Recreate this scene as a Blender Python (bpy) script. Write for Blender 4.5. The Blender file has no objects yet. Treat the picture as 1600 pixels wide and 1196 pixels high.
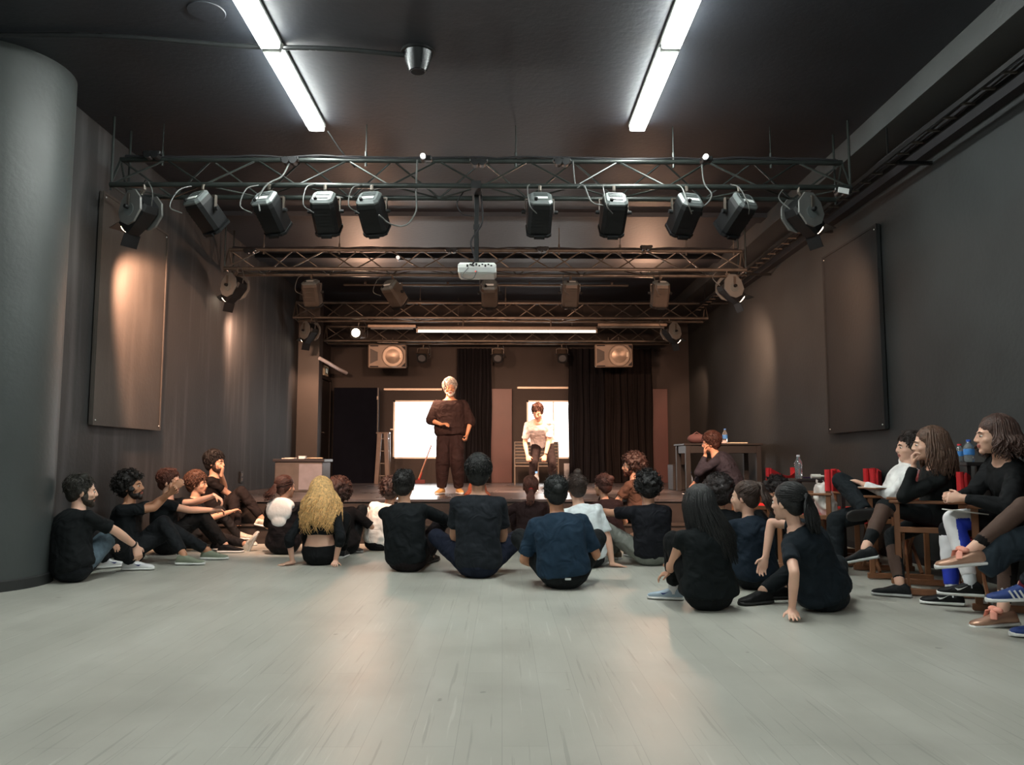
import bpy, math, random
import numpy as np
from mathutils import Vector, Matrix, Euler
random.seed(7); RNG = np.random.RandomState(7)
PI = math.pi
SC = bpy.context.scene
COL = SC.collection
# ------------------------------------------------------------------ camera
FPX, CX, CY = 1250.0, 800.0, 598.0
CAMP = Vector((0, 0, .98))
PITCH = math.atan(120 / FPX)
YAW = math.atan(15 * math.cos(PITCH) / FPX)
FW = Vector((math.sin(YAW) * math.cos(PITCH), math.cos(YAW) * math.cos(PITCH), math.sin(PITCH)))
RT = Vector((math.cos(YAW), -math.sin(YAW), 0))
UP = RT.cross(FW)
cam = bpy.data.cameras.new('camera'); cam.sensor_width = 36; cam.lens = 36 * FPX / 1600
cam.clip_start = .05; cam.clip_end = 200
camo = bpy.data.objects.new('camera', cam); COL.objects.link(camo)
camo.matrix_world = Matrix(((RT.x, UP.x, -FW.x, CAMP.x), (RT.y, UP.y, -FW.y, CAMP.y), (RT.z, UP.z, -FW.z, CAMP.z), (0, 0, 0, 1)))
SC.camera = camo
SC.view_settings.view_transform = 'Standard'; SC.view_settings.look = 'None'
SC.view_settings.exposure = 0.0; SC.view_settings.gamma = 1
SC.view_settings.use_curve_mapping = False

def ray(px, py):
    return (RT * ((px - CX) / FPX) + UP * ((CY - py) / FPX) + FW)
def P(px, py, Y):
    """world point seen at a pixel, at room depth Y"""
    r = ray(px, py); return CAMP + r * (Y / r.y)
def G(px, py, z=0.0):
    r = ray(px, py); return CAMP + r * ((z - CAMP.z) / r.z)

# ------------------------------------------------------------------ world and large lights
w = bpy.data.worlds.new('world'); SC.world = w; w.use_nodes = True
w.node_tree.nodes['Background'].inputs[0].default_value = (.93, .97, 1, 1)
w.node_tree.nodes['Background'].inputs[1].default_value = 5.0
TUBE_POWER = 78.0        # emission of the ceiling tubes
WARM = (1.0, .56, .36)

def aim(o, d):
    o.rotation_euler = Vector(d).to_track_quat('-Z', 'Y').to_euler()
def area(name, loc, d, sx, sy, e, col):
    l = bpy.data.lights.new(name, 'AREA'); l.shape = 'RECTANGLE'; l.size = sx; l.size_y = sy; l.energy = e; l.color = col
    o = bpy.data.objects.new(name, l); COL.objects.link(o); o.location = loc; aim(o, d); return o
def spot(name, loc, target, e, col, ang=60, blend=.5, rad=.06):
    l = bpy.data.lights.new(name, 'SPOT'); l.energy = e; l.color = col; l.spot_size = math.radians(ang); l.spot_blend = blend; l.shadow_soft_size = rad
    o = bpy.data.objects.new(name, l); COL.objects.link(o); o.location = loc; aim(o, Vector(target) - Vector(loc)); return o
BACKY, ZC, XL, XR, STY, STZ = 16.6, 4.2, -3.9, 3.9, 9.75, .5
# daylight just outside the two stage windows
area('daylight_window', (-1.75, BACKY + .45, 1.6), (0, -1, .02), 1.1, 1.2, 36, (1, .97, .92))
area('daylight_window', (.95, BACKY + .45, 1.6), (0, -1, .02), 1.1, 1.2, 36, (1, .97, .92))

# ------------------------------------------------------------------ materials
def new_mat(name):
    m = bpy.data.materials.new(name); m.use_nodes = True
    return m, m.node_tree.nodes, m.node_tree.links, m.node_tree.nodes['Principled BSDF']
def srgb(c):
    return tuple((x / 255 / 12.92 if x / 255 <= .04045 else ((x / 255 + .055) / 1.055) ** 2.4) for x in c)
def mat(name, col, rough=.6, metal=0, var=.12, scale=8, bump=0.0, bscale=40, emit=0, stretch=None, spec=.5, alpha=1, sheen=0, trans=0, sss=0, bdist=.02):
    m, N, L, b = new_mat(name)
    b.inputs['Roughness'].default_value = rough; b.inputs['Metallic'].default_value = metal
    b.inputs['Specular IOR Level'].default_value = spec
    if sheen: b.inputs['Sheen Weight'].default_value = sheen; b.inputs['Sheen Roughness'].default_value = .5
    if trans: b.inputs['Transmission Weight'].default_value = trans
    if sss: b.inputs['Subsurface Weight'].default_value = sss; b.inputs['Subsurface Radius'].default_value = (.02, .008, .004)
    b.inputs['Alpha'].default_value = alpha
    if emit:
        b.inputs['Emission Color'].default_value = (*col, 1); b.inputs['Emission Strength'].default_value = emit
    tc = N.new('ShaderNodeTexCoord'); mp = N.new('ShaderNodeMapping'); L.new(tc.outputs['Object'], mp.inputs[0])
    if stretch: mp.inputs['Scale'].default_value = stretch
    n = N.new('ShaderNodeTexNoise'); n.inputs['Scale'].default_value = scale; n.inputs['Detail'].default_value = 4
    L.new(mp.outputs[0], n.inputs[0])
    r = N.new('ShaderNodeValToRGB')
    r.color_ramp.elements[0].position = .3; r.color_ramp.elements[1].position = .7
    r.color_ramp.elements[0].color = (*[c * (1 - var) for c in col], 1)
    r.color_ramp.elements[1].color = (*[min(1, c * (1 + var)) for c in col], 1)
    L.new(n.outputs['Fac'], r.inputs[0]); L.new(r.outputs[0], b.inputs['Base Color'])
    if bump:
        n2 = N.new('ShaderNodeTexNoise'); n2.inputs['Scale'].default_value = bscale; n2.inputs['Detail'].default_value = 3
        L.new(mp.outputs[0], n2.inputs[0])
        bp = N.new('ShaderNodeBump'); bp.inputs['Strength'].default_value = bump; bp.inputs['Distance'].default_value = bdist
        if bdist > .02: n2.inputs['Distortion'].default_value = 1.2; n2.inputs['Detail'].default_value = 1.5
        L.new(n2.outputs['Fac'], bp.inputs['Height']); L.new(bp.outputs[0], b.inputs['Normal'])
    return m
def emis(name, col, s):
    m, N, L, b = new_mat(name); N.remove(b); e = N.new('ShaderNodeEmission'); e.inputs[0].default_value = (*col, 1); e.inputs[1].default_value = s
    L.new(e.outputs[0], N['Material Output'].inputs[0]); return m
def wall_mat(name, col, streak=0.0, rough=.55):
    m, N, L, b = new_mat(name); b.inputs['Roughness'].default_value = rough
    g = N.new('ShaderNodeNewGeometry')
    def noise(sc, scale, det=5):
        mp = N.new('ShaderNodeMapping'); mp.inputs['Scale'].default_value = sc; L.new(g.outputs['Position'], mp.inputs[0])
        n = N.new('ShaderNodeTexNoise'); n.inputs['Scale'].default_value = scale; n.inputs['Detail'].default_value = det; L.new(mp.outputs[0], n.inputs[0]); return n
    n1 = noise((1, 1, 1), 1.3); n2 = noise((1.5, 1.5, .16), 3.0)
    r1 = N.new('ShaderNodeValToRGB'); r1.color_ramp.elements[0].position = .3; r1.color_ramp.elements[1].position = .72
    r1.color_ramp.elements[0].color = (*[c * .82 for c in col], 1); r1.color_ramp.elements[1].color = (*[c * 1.2 for c in col], 1)
    L.new(n1.outputs['Fac'], r1.inputs[0])
    r2 = N.new('ShaderNodeMapRange'); r2.inputs[1].default_value = .5; r2.inputs[2].default_value = .78; r2.inputs[4].default_value = streak
    L.new(n2.outputs['Fac'], r2.inputs[0])
    mx = N.new('ShaderNodeMix'); mx.data_type = 'RGBA'; L.new(r2.outputs[0], mx.inputs[0]); L.new(r1.outputs[0], mx.inputs[6])
    mx.inputs[7].default_value = (*[min(1, c * 3.2 + .01) for c in col], 1)
    L.new(mx.outputs[2], b.inputs['Base Color'])
    n3 = noise((1, 1, 1), 22); bp = N.new('ShaderNodeBump'); bp.inputs['Strength'].default_value = .25; bp.inputs['Distance'].default_value = .01
    L.new(n3.outputs['Fac'], bp.inputs['Height']); L.new(bp.outputs[0], b.inputs['Normal'])
    return m

def floor_mat(name, base, dark, light, rough=.42, plank=.16, spec=.5):
    m, N, L, b = new_mat(name); b.inputs['Specular IOR Level'].default_value = spec
    g = N.new('ShaderNodeNewGeometry'); mp = N.new('ShaderNodeMapping'); mp.inputs['Rotation'].default_value = (0, 0, PI / 2)
    L.new(g.outputs['Position'], mp.inputs[0])
    br = N.new('ShaderNodeTexBrick'); br.inputs['Scale'].default_value = 1; br.inputs['Brick Width'].default_value = 1.9; br.inputs['Row Height'].default_value = plank
    br.inputs['Mortar Size'].default_value = .0016; br.inputs['Mortar Smooth'].default_value = .6
    br.inputs['Color1'].default_value = (*base, 1); br.inputs['Color2'].default_value = (*[c * 1.06 for c in base], 1); br.inputs['Mortar'].default_value = (*[c * .72 for c in base], 1)
    L.new(mp.outputs[0], br.inputs[0])
    def noise(sc, scale, det=5):
        q = N.new('ShaderNodeMapping'); q.inputs['Scale'].default_value = sc; L.new(g.outputs['Position'], q.inputs[0])
        n = N.new('ShaderNodeTexNoise'); n.inputs['Scale'].default_value = scale; n.inputs['Detail'].default_value = det; L.new(q.outputs[0], n.inputs[0]); return n
    def mix(fac, a, bcol, typ='MIX'):
        x = N.new('ShaderNodeMix'); x.data_type = 'RGBA'; x.blend_type = typ; L.new(fac, x.inputs[0]); L.new(a, x.inputs[6]); x.inputs[7].default_value = (*bcol, 1); return x.outputs[2]
    def rng(n, lo, hi, out):
        r = N.new('ShaderNodeMapRange'); r.inputs[1].default_value = lo; r.inputs[2].default_value = hi; r.inputs[4].default_value = out; L.new(n.outputs['Fac'], r.inputs[0]); return r.outputs[0]
    c = br.outputs['Color']
    c = mix(rng(noise((1, .35, 1), 2.2), .45, .75, .45), c, light)
    c = mix(rng(noise((1, 1, 1), 1.1), .5, .75, .4), c, dark)
    c = mix(rng(noise((30, .9, 1), 1.3, 7), .63, .68, .38), c, dark)        # short worn cracks along the boards
    c = mix(rng(noise((26, .8, 1), 1.7, 7), .64, .69, .38), c, light)
    c = mix(rng(noise((1, 1, 1), 9, 2), .74, .77, .75), c, dark)
    L.new(c, b.inputs['Base Color'])
    rr = N.new('ShaderNodeMapRange'); rr.inputs[3].default_value = rough - .08; rr.inputs[4].default_value = rough + .12
    L.new(noise((1, .4, 1), 3).outputs['Fac'], rr.inputs[0]); L.new(rr.outputs[0], b.inputs['Roughness'])
    bp = N.new('ShaderNodeBump'); bp.inputs['Strength'].default_value = .3; bp.inputs['Distance'].default_value = .004
    L.new(noise((14, 1.2, 1), 1.7, 8).outputs['Fac'], bp.inputs['Height']); L.new(bp.outputs[0], b.inputs['Normal'])
    return m

# ------------------------------------------------------------------ mesh builder
class MB:
    def __init__(s): s.v = []; s.f = []; s.n = 0
    def add(s, vs, fs):
        o = s.n; s.v.extend([tuple(map(float, p)) for p in vs]); s.n += len(vs)
        s.f.extend([tuple(i + o for i in f) for f in fs])
    def box(s, c, d, R=None, bev=0.0):
        c = Vector(c); hx, hy, hz = d[0] / 2, d[1] / 2, d[2] / 2
        b = min(bev, hx * .9, hy * .9, hz * .9)
        if b <= 0:
            pts = [Vector((x, y, z)) for x in (-hx, hx) for y in (-hy, hy) for z in (-hz, hz)]
            fs = [(0, 1, 3, 2), (4, 6, 7, 5), (0, 4, 5, 1), (2, 3, 7, 6), (0, 2, 6, 4), (1, 5, 7, 3)]
        else:
            pts = []; idx = {}
            for sx in (-1, 1):
                for sy in (-1, 1):
                    for sz in (-1, 1):
                        for ax in range(3):
                            p = [sx * (hx - b), sy * (hy - b), sz * (hz - b)]; p[ax] = (sx, sy, sz)[ax] * (hx, hy, hz)[ax]
                            idx[(sx, sy, sz, ax)] = len(pts); pts.append(Vector(p))
            fs = []
            for ax in range(3):
                o = [a for a in range(3) if a != ax]
                for sg in (-1, 1):
                    q = []
                    for (u, v) in ((-1, -1), (1, -1), (1, 1), (-1, 1)):
                        t = [0, 0, 0]; t[ax] = sg; t[o[0]] = u; t[o[1]] = v; q.append(idx[(*t, ax)])
                    if (sg > 0) == (ax == 1): q.reverse()
                    fs.append(tuple(q))
            for ax in range(3):       # edges parallel to ax
                o = [a for a in range(3) if a != ax]
                for u in (-1, 1):
                    for v in (-1, 1):
                        q = []
                        for sg, ff in ((-1, o[0]), (1, o[0]), (1, o[1]), (-1, o[1])):
                            t = [0, 0, 0]; t[ax] = sg; t[o[0]] = u; t[o[1]] = v; q.append(idx[(*t, ff)])
                        if (u * v > 0) == (ax != 1): q.reverse()
                        fs.append(tuple(q))
            for sx in (-1, 1):
                for sy in (-1, 1):
                    for sz in (-1, 1):
                        q = [idx[(sx, sy, sz, a)] for a in range(3)]
                        if sx * sy * sz < 0: q.reverse()
                        fs.append(tuple(q))
        if R is not None: pts = [R @ p for p in pts]
        s.add([p + c for p in pts], fs); return s
    def cyl(s, a, b, r, r2=None, seg=12, cap=True):
        return s.loft([a, b], [r, r if r2 is None else r2], seg=seg, cap=cap)
    def loft(s, pts, rad, seg=12, cap=True, up=None):
        """tube through pts; rad = radius or (ru, rv) per point"""
        pts = [Vector(p) for p in pts]; n = len(pts); vs = []; fs = []
        u = None
        for i, p in enumerate(pts):
            t = (pts[min(i + 1, n - 1)] - pts[max(i - 1, 0)])
            if t.length < 1e-9: t = Vector((0, 0, 1))
            t.normalize()
            if u is None:
                ref = Vector(up) if up is not None else (Vector((1, 0, 0)) if abs(t.x) < .8 else Vector((0, 1, 0)))
                u = (ref - t * ref.dot(t)).normalized()
            else: u = (u - t * u.dot(t)).normalized()
            v = t.cross(u)
            ru, rv = rad[i] if isinstance(rad[i], (tuple, list)) else (rad[i], rad[i])
            for k in range(seg):
                a = 2 * PI * k / seg; vs.append(p + u * (math.cos(a) * ru) + v * (math.sin(a) * rv))
        for i in range(n - 1):
            for k in range(seg):
                k2 = (k + 1) % seg; fs.append((i * seg + k, i * seg + k2, (i + 1) * seg + k2, (i + 1) * seg + k))
        if cap: fs.append(tuple(reversed(range(seg)))); fs.append(tuple((n - 1) * seg + k for k in range(seg)))
        s.add(vs, fs); return s
    def cap_(s, a, b, ra, rb=None, seg=12):
        """tapered capsule"""
        rb = ra if rb is None else rb; a = Vector(a); b = Vector(b); d = b - a
        t = d.normalized() if d.length > 1e-9 else Vector((0, 0, 1))
        pts = []; rr = []
        for q in (0.001, .45, .8): pts.append(a - t * ra * math.sqrt(max(0, 1 - q * q))); rr.append(ra * q)
        pts.append(a); rr.append(ra); pts.append(b); rr.append(rb)
        for q in (.8, .45, 0.001): pts.append(b + t * rb * math.sqrt(max(0, 1 - q * q))); rr.append(rb * q)
        # keep one frame
        u = Vector((1, 0, 0)) if abs(t.x) < .8 else Vector((0, 1, 0)); u = (u - t * u.dot(t)).normalized(); v = t.cross(u)
        vs = [p + (u * math.cos(2 * PI * k / seg) + v * math.sin(2 * PI * k / seg)) * r for p, r in zip(pts, rr) for k in range(seg)]
        fs = [(i * seg + k, i * seg + (k + 1) % seg, (i + 1) * seg + (k + 1) % seg, (i + 1) * seg + k) for i in range(len(pts) - 1) for k in range(seg)]
        fs += [tuple(reversed(range(seg))), tuple((len(pts) - 1) * seg + k for k in range(seg))]
        s.add(vs, fs); return s
    def ell(s, c, r, R=None, seg=16, rings=10):
        c = Vector(c); vs = []; fs = []
        for i in range(rings + 1):
            th = PI * min(max(i / rings, .002), .998)
            for k in range(seg):
                a = 2 * PI * k / seg; p = Vector((r[0] * math.sin(th) * math.cos(a), r[1] * math.sin(th) * math.sin(a), r[2] * math.cos(th)))
                if R is not None: p = R @ p
                vs.append(c + p)
        for i in range(rings):
            for k in range(seg):
                k2 = (k + 1) % seg; fs.append((i * seg + k, (i + 1) * seg + k, (i + 1) * seg + k2, i * seg + k2))
        fs.append(tuple(range(seg))); fs.append(tuple(rings * seg + k for k in reversed(range(seg))))
        s.add(vs, fs); return s
    def prism(s, poly, axis, a, b, R=None, c=(0, 0, 0)):
        """poly: 2D points; extruded along axis between a and b"""
        o = [k for k in range(3) if k != axis]; vs = []; n = len(poly)
        for d in (a, b):
            for p in poly:
                q = [0, 0, 0]; q[axis] = d; q[o[0]] = p[0]; q[o[1]] = p[1]; q = Vector(q)
                if R is not None: q = R @ q
                vs.append(q + Vector(c))
        fs = [tuple(reversed(range(n))), tuple(range(n, 2 * n))] + [(k, (k + 1) % n, n + (k + 1) % n, n + k) for k in range(n)]
        s.add(vs, fs); return s
    def mesh(s, name, m=None, smooth=False):
        me = bpy.data.meshes.new(name); me.from_pydata(s.v, [], s.f); me.validate(); me.update()
        if m is not None: me.materials.append(m)
        if smooth: me.polygons.foreach_set('use_smooth', [True] * len(me.polygons))
        return me
    def obj(s, name, m=None, parent=None, smooth=False, loc=None, rot=None, fix=True):
        me = s.mesh(name, m, smooth)
        if fix:
            import bmesh
            bm = bmesh.new(); bm.from_mesh(me); bmesh.ops.recalc_face_normals(bm, faces=bm.faces); bm.to_mesh(me); bm.free()
        if smooth: 
            try: me.set_sharp_from_angle(angle=math.radians(40))
            except Exception: pass
        o = bpy.data.objects.new(name, me); COL.objects.link(o)
        if parent is not None: o.parent = parent
        if loc is not None: o.location = loc
        if rot is not None: o.rotation_euler = rot
        return o
def thing(name, label, cat, loc=(0, 0, 0), rot=(0, 0, 0), group=None):
    o = bpy.data.objects.new(name, None); o.empty_display_size = .1; COL.objects.link(o)
    o.location = loc; o.rotation_euler = rot; o['label'] = label; o['category'] = cat
    if group: o['group'] = group
    return o
def tag(o, label, cat, group=None):
    o['label'] = label; o['category'] = cat
    if group: o['group'] = group
    return o
def struct(o): o['kind'] = 'structure'; return o
def dup(root, loc=None, rot=None, label=None, group=None, parent=None):
    r = root.copy(); COL.objects.link(r)
    if parent is not None: r.parent = parent
    if loc is not None: r.location = loc
    if rot is not None: r.rotation_euler = rot
    if label: r['label'] = label
    if group: r['group'] = group
    for ch in list(root.children): dup(ch, parent=r)
    return r
def tube(pts, r, seg=6, sub=6):
    """smooth cable through points"""
    pts = [Vector(p) for p in pts]; out = []
    ext = [pts[0] * 2 - pts[1]] + pts + [pts[-1] * 2 - pts[-2]]
    for i in range(1, len(ext) - 2):
        a, b, c, d = ext[i - 1:i + 3]
        for k in range(sub):
            t = k / sub; out.append(.5 * ((2 * b) + (c - a) * t + (2 * a - 5 * b + 4 * c - d) * t * t + (3 * b - a - 3 * c + d) * t ** 3))
    out.append(pts[-1]); m = MB(); m.loft(out, [r] * len(out), seg=seg); return m
# ================================================================== the room
M_WALL = wall_mat('dark_wall_paint', (.026, .031, .032), .0, .75)
M_WALLL = wall_mat('scuffed_wall_paint', (.032, .032, .033), .75, .7)
M_CEIL = wall_mat('ceiling_paint', (.0175, .0215, .029), 0, .55)
M_COLUMN = wall_mat('column_paint', (.048, .056, .056), 0, .5)
M_BEAM = wall_mat('beam_paint', (.06, .065, .066), 0, .6)
M_FLOOR = floor_mat('grey_floor_boards', srgb((173, 174, 165)), srgb((126, 126, 119)), srgb((205, 206, 198)), .36)
M_STAGE = floor_mat('stage_boards', srgb((70, 68, 70)), srgb((48, 45, 46)), srgb((110, 104, 104)), .28, .12)
M_RISER = mat('stage_riser_wood', (.030, .023, .020), .45, var=.3, scale=3, stretch=(1, 1, 6), bump=.1)
M_BLACK = mat('black_metal', (.012, .013, .014), .42, .3, var=.2)
M_BLACKM = mat('black_matte', (.010, .010, .013), .75, 0, var=.15)
M_STEELD = mat('black_steel', (.028, .034, .032), .35, .4, var=.2)
M_STEEL = mat('warm_lit_steel', (.11, .095, .08), .4, .35, var=.2)  # lightened and warmed to stand for lamp light on the rear trusses
M_RED = mat('redbrown_panel', (.060, .015, .013), .5, var=.12, scale=3)
M_BACK = wall_mat('back_wall_paint', (.026, .020, .018), 0, .75)
M_WHITE = mat('white_plastic', (.75, .78, .76), .4, var=.03)
M_FRAME = mat('window_frame_white', (.8, .75, .65), .45, var=.03)

def sbox(name, lo, hi, m):
    b = MB(); b.box([(a + c) / 2 for a, c in zip(lo, hi)], [c - a for a, c in zip(lo, hi)]); return struct(b.obj(name, m))
YB = -4.0
sbox('floor', (XL - .3, YB, -.12), (XR + .3, BACKY + .3, 0), M_FLOOR)
sbox('ceiling', (XL - .3, YB, ZC), (XR + .3, BACKY + .3, ZC + .15), M_CEIL)
sbox('wall_left', (XL - .25, YB, 0), (XL, BACKY + .2, ZC), M_WALLL)
sbox('wall_right', (XR, YB, 0), (XR + .25, BACKY + .2, ZC), M_WALL)
sbox('wall_rear', (XL - .3, YB - .2, 0), (XR + .3, YB, ZC), mat('rear_wall_paint', (.30, .31, .30), .7))
# back wall with two window openings
W1 = [P(615, 626, BACKY), P(690, 717, BACKY)]
W2 = [P(823, 623, BACKY), P(891, 717, BACKY)]
def wall_with_holes():
    xs = [XL, W1[0].x, W1[1].x, W2[0].x, W2[1].x, XR]
    m = MB(); zt, zb = W1[0].z, W1[1].z
    def bx(x0, x1, z0, z1): m.box(((x0 + x1) / 2, BACKY + .1, (z0 + z1) / 2), (x1 - x0, .2, z1 - z0))
    bx(xs[0], xs[1], 0, ZC); bx(xs[2], xs[3], 0, ZC); bx(xs[4], xs[5], 0, ZC)
    for a, b in ((1, 2), (3, 4)): bx(xs[a], xs[b], 0, zb); bx(xs[a], xs[b], zt, ZC)
    return struct(m.obj('wall_back', M_BACK))
wall_with_holes()
gm, N, L, b = new_mat('window_pane'); N.remove(b)
tr = N.new('ShaderNodeBsdfTransparent'); gl = N.new('ShaderNodeBsdfGlossy'); gl.inputs[1].default_value = .05; mx = N.new('ShaderNodeMixShader'); mx.inputs[0].default_value = .06
L.new(tr.outputs[0], mx.inputs[1]); L.new(gl.outputs[0], mx.inputs[2]); L.new(mx.outputs[0], N['Material Output'].inputs[0])
for i, W in enumerate((W1, W2)):
    x0, x1, z1, z0 = W[0].x, W[1].x, W1[0].z, W1[1].z
    f = MB(); t = .035
    for (c, d) in ((((x0 + x1) / 2, BACKY + .02, z1 - t / 2), (x1 - x0, .06, t)), (((x0 + x1) / 2, BACKY + .02, z0 + t / 2), (x1 - x0, .06, t)),
                   ((x0 + t / 2, BACKY + .02, (z0 + z1) / 2), (t, .06, z1 - z0)), ((x1 - t / 2, BACKY + .02, (z0 + z1) / 2), (t, .06, z1 - z0))): f.box(c, d)
    wf = struct(f.obj('window_%d' % (i + 1), M_FRAME))
    g = MB(); g.box(((x0 + x1) / 2, BACKY + .03, (z0 + z1) / 2), (x1 - x0 - .04, .006, z1 - z0 - .04)); g.obj('pane', gm, wf)
    if i == 1:
        g = MB(); g.box((x0 + (x1 - x0) * .62, BACKY + .03, (z0 + z1) / 2), (.03, .05, z1 - z0 - .04)); g.obj('sash', M_FRAME, wf)
    else:
        g = MB(); g.box((x0 - .03, BACKY - .01, (z0 + z1) / 2), (.06, .03, .03), bev=.008); g.obj('window_handle', M_FRAME, wf)
# white valance strips above the windows
for (a, b_, lab) in (((600, 609), (691, 609), 'pale narrow rail on back wall above the left window'), ((808, 606.5), (888, 606.5), 'pale narrow rail on back wall above the right window')):
    p, q = P(*a, BACKY), P(*b_, BACKY); m = MB(); m.box(((p.x + q.x) / 2, BACKY - .03, p.z), (q.x - p.x, .06, .045), bev=.01)
    tag(m.obj('blind_rail', mat('pale_rail', (.85, .72, .58), .35, var=.05)), lab, 'blind rail', 'rails over the windows')
# grey frame panels round the right window recess
m = MB(); m.box((P(886, 735, BACKY).x, BACKY - .02, (STZ + W1[1].z) / 2 - .05), (.13, .04, W1[1].z - STZ - .1)); tag(m.obj('radiator_panel', mat('pale_panel', (.4, .42, .45), .4)), 'pale grey narrow panel below the right window', 'panel')
# left pillar + recess side wall with door
sbox('wall_pillar', (XL, 15.2, 0), (-3.5, 15.5, ZC), mat('pillar_paint', (.055, .044, .038), .45, var=.15, scale=2))
sbox('wall_recess', (XL, 15.5, 0), (-3.58, BACKY, ZC), M_BACK)
d = MB(); d.box((-3.57, 16.02, STZ + 1.02), (.04, .84, 2.04)); dd = struct(d.obj('door_1', mat('dark_door', (.022, .018, .017), .5)))
d = MB(); 
for yy in (15.58, 16.46): d.box((-3.56, yy, STZ + 1.04), (.06, .05, 2.1))
d.box((-3.56, 16.02, STZ + 2.09), (.06, .93, .05)); d.obj('door_frame', M_BACK, dd)
d = MB(); d.cyl((-3.55, 15.7, STZ + 1), (-3.5, 15.7, STZ + 1), .012); d.cyl((-3.5, 15.7, STZ + 1), (-3.5, 15.81, STZ + 1), .011); d.obj('door_handle', M_STEEL, dd)
# baseboards
sbox('baseboard_left', (XL, YB, 0), (XL + .012, STY, .07), M_BLACKM)
sbox('baseboard_right', (XR - .012, YB, 0), (XR, STY, .07), M_BLACKM)
# column
cxc, cyc, rc = -4.17, 6.42, .56
m = MB(); m.cyl((cxc, cyc, 0), (cxc, cyc, ZC), rc, seg=72); struct(m.obj('wall_column', M_COLUMN, smooth=True))
m = MB(); m.cyl((cxc, cyc, 0), (cxc, cyc, .075), rc + .018, seg=72); m.cyl((cxc, cyc, .075), (cxc, cyc, .085), rc + .018, rc + .004, seg=72); struct(m.obj('baseboard_column', mat('column_skirting', (.02, .022, .022), .6), smooth=True))
# stage: deck and a lower step along its front
sbox('floor_stage', (XL, STY, 0), (XR, BACKY, STZ - .03), M_RISER)
sbox('floor_stage_deck', (XL, STY - .02, STZ - .03), (XR, BACKY, STZ), M_STAGE)
sbox('floor_stage_step', (XL, STY - .28, 0), (XR, STY, .22), M_RISER)
sbox('trim_1', (XL, STY - .30, .205), (XR, STY - .27, .228), mat('step_nosing', (.05, .04, .034), .4))
# ceiling beam along the right side and its lower soffit
sbox('ceiling_beam', (3.47, YB, 3.99), (XR, BACKY, ZC), M_BEAM)
sbox('trim_2', (3.80, YB, 3.72), (XR, 14.8, 3.94), M_BLACKM)
# cross beams on the ceiling above the stage
for k, yy in enumerate((10.2, 12.4)): sbox('trim_%d' % (3 + k), (XL, yy, ZC - .06), (3.47, yy + .25, ZC), M_CEIL)
m = MB(); m.cyl((-2.9, 14.4, ZC - .05), (2.3, 14.4, ZC - .05), .022)
for x in (-2.5, -1, .5, 2): m.box((x, 14.4, ZC - .03), (.04, .06, .06))
tag(m.obj('ceiling_pipe', M_STEEL), 'thin horizontal pipe fixed under the ceiling over the stage', 'pipe')

# black wall panels (acoustic boards)
def wall_panel(name, x, y0, y1, z0, z1, side, label, m1, lean=.06):
    t = thing(name, label, 'wall panel', (x, (y0 + y1) / 2, (z0 + z1) / 2), group='dark boards on the side walls')
    R = Matrix.Rotation(0, 3, 'Y'); mm = MB()
    mm.box((side * .03, 0, 0), (.035, y1 - y0, z1 - z0), bev=.006); mm.obj('board', m1, t)
    f = MB()
    for yy in (-(y1 - y0) / 2 + .012, (y1 - y0) / 2 - .012): f.box((side * .052, yy, 0), (.012, .024, z1 - z0))
    for zz in (-(z1 - z0) / 2 + .012, (z1 - z0) / 2 - .012): f.box((side * .052, 0, zz), (.012, y1 - y0 - .05, .024))
    f.obj('edge_strip', m1, t)
    for yy in (-1, 1):
        for zz in (-1, 1):
            s_ = MB(); s_.ell((side * .056, yy * ((y1 - y0) / 2 - .05), zz * ((z1 - z0) / 2 - .05)), (.006, .008, .008), seg=8, rings=5); s_.obj('screw', M_WHITE, t)
    return t
M_BOARD1 = wall_mat('dark_board_scuffed', (.062, .052, .045), .22, .7)
M_BOARD2 = wall_mat('dark_board', (.012, .014, .015), .0, .9)
wall_panel('wall_board', XL, 7.55, 9.05, 1.30, 3.56, 1, 'scuffed dark board on the left wall, lit by a lamp', M_BOARD1)
wall_panel('wall_board', XR, 8.0, 9.4, 1.28, 3.40, -1, 'smooth black board on the right wall', M_BOARD2)
# wall socket
t = thing('wall_socket', 'small dark double socket low on the left wall', 'wall socket', (XL, P(380, 745, 12).y, P(380, 745, 12).z))
yy = 3.9 * FPX / (785 - 380); t.location = (XL, yy, P(380, 746, yy).z)
m = MB(); m.box((.012, 0, 0), (.024, .13, .17), bev=.006); m.obj('plate', M_BLACK, t)
m = MB(); [m.box((.026, 0, z), (.006, .07, .045), bev=.002) for z in (-.035, .035)]; m.obj('outlet', mat('grey_outlet', (.12, .11, .10), .4), t)

# ------------------------------------------------------------------ ceiling tube lights
M_TUBE = emis('tube_glow', (.96, 1.0, .95), TUBE_POWER)
M_CASE = mat('tube_housing', (.55, .58, .56), .4, var=.04)
def tube_light(x, y0, y1, lab, turn=0):
    t = thing('ceiling_tube_light', lab, 'ceiling light', (x, (y0 + y1) / 2, ZC), (0, 0, turn), 'fluorescent tube lights on the ceiling')
    Ln = y1 - y0; m = MB(); m.box((0, 0, -.02), (.17, Ln, .04), bev=.008); m.obj('housing', M_CASE, t)
    m = MB(); m.loft([(0, -Ln / 2 + .02, -.06), (0, -Ln / 2 + .05, -.06), (0, Ln / 2 - .05, -.06), (0, Ln / 2 - .02, -.06)], [(.046, .02), (.074, .036), (.074, .036), (.046, .02)], seg=20, up=(1, 0, 0)); m.obj('diffuser', M_TUBE, t, smooth=True)
    for s in (-1, 1):
        m = MB(); m.box((0, s * (Ln / 2 - .012), -.045), (.15, .02, .07), bev=.006); m.obj('end_cap', M_CASE, t)
xa, xb = P(497, 200, 0.01).x, 0
def ceil_pt(px, py): return G(px, py, ZC - .06)
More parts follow.
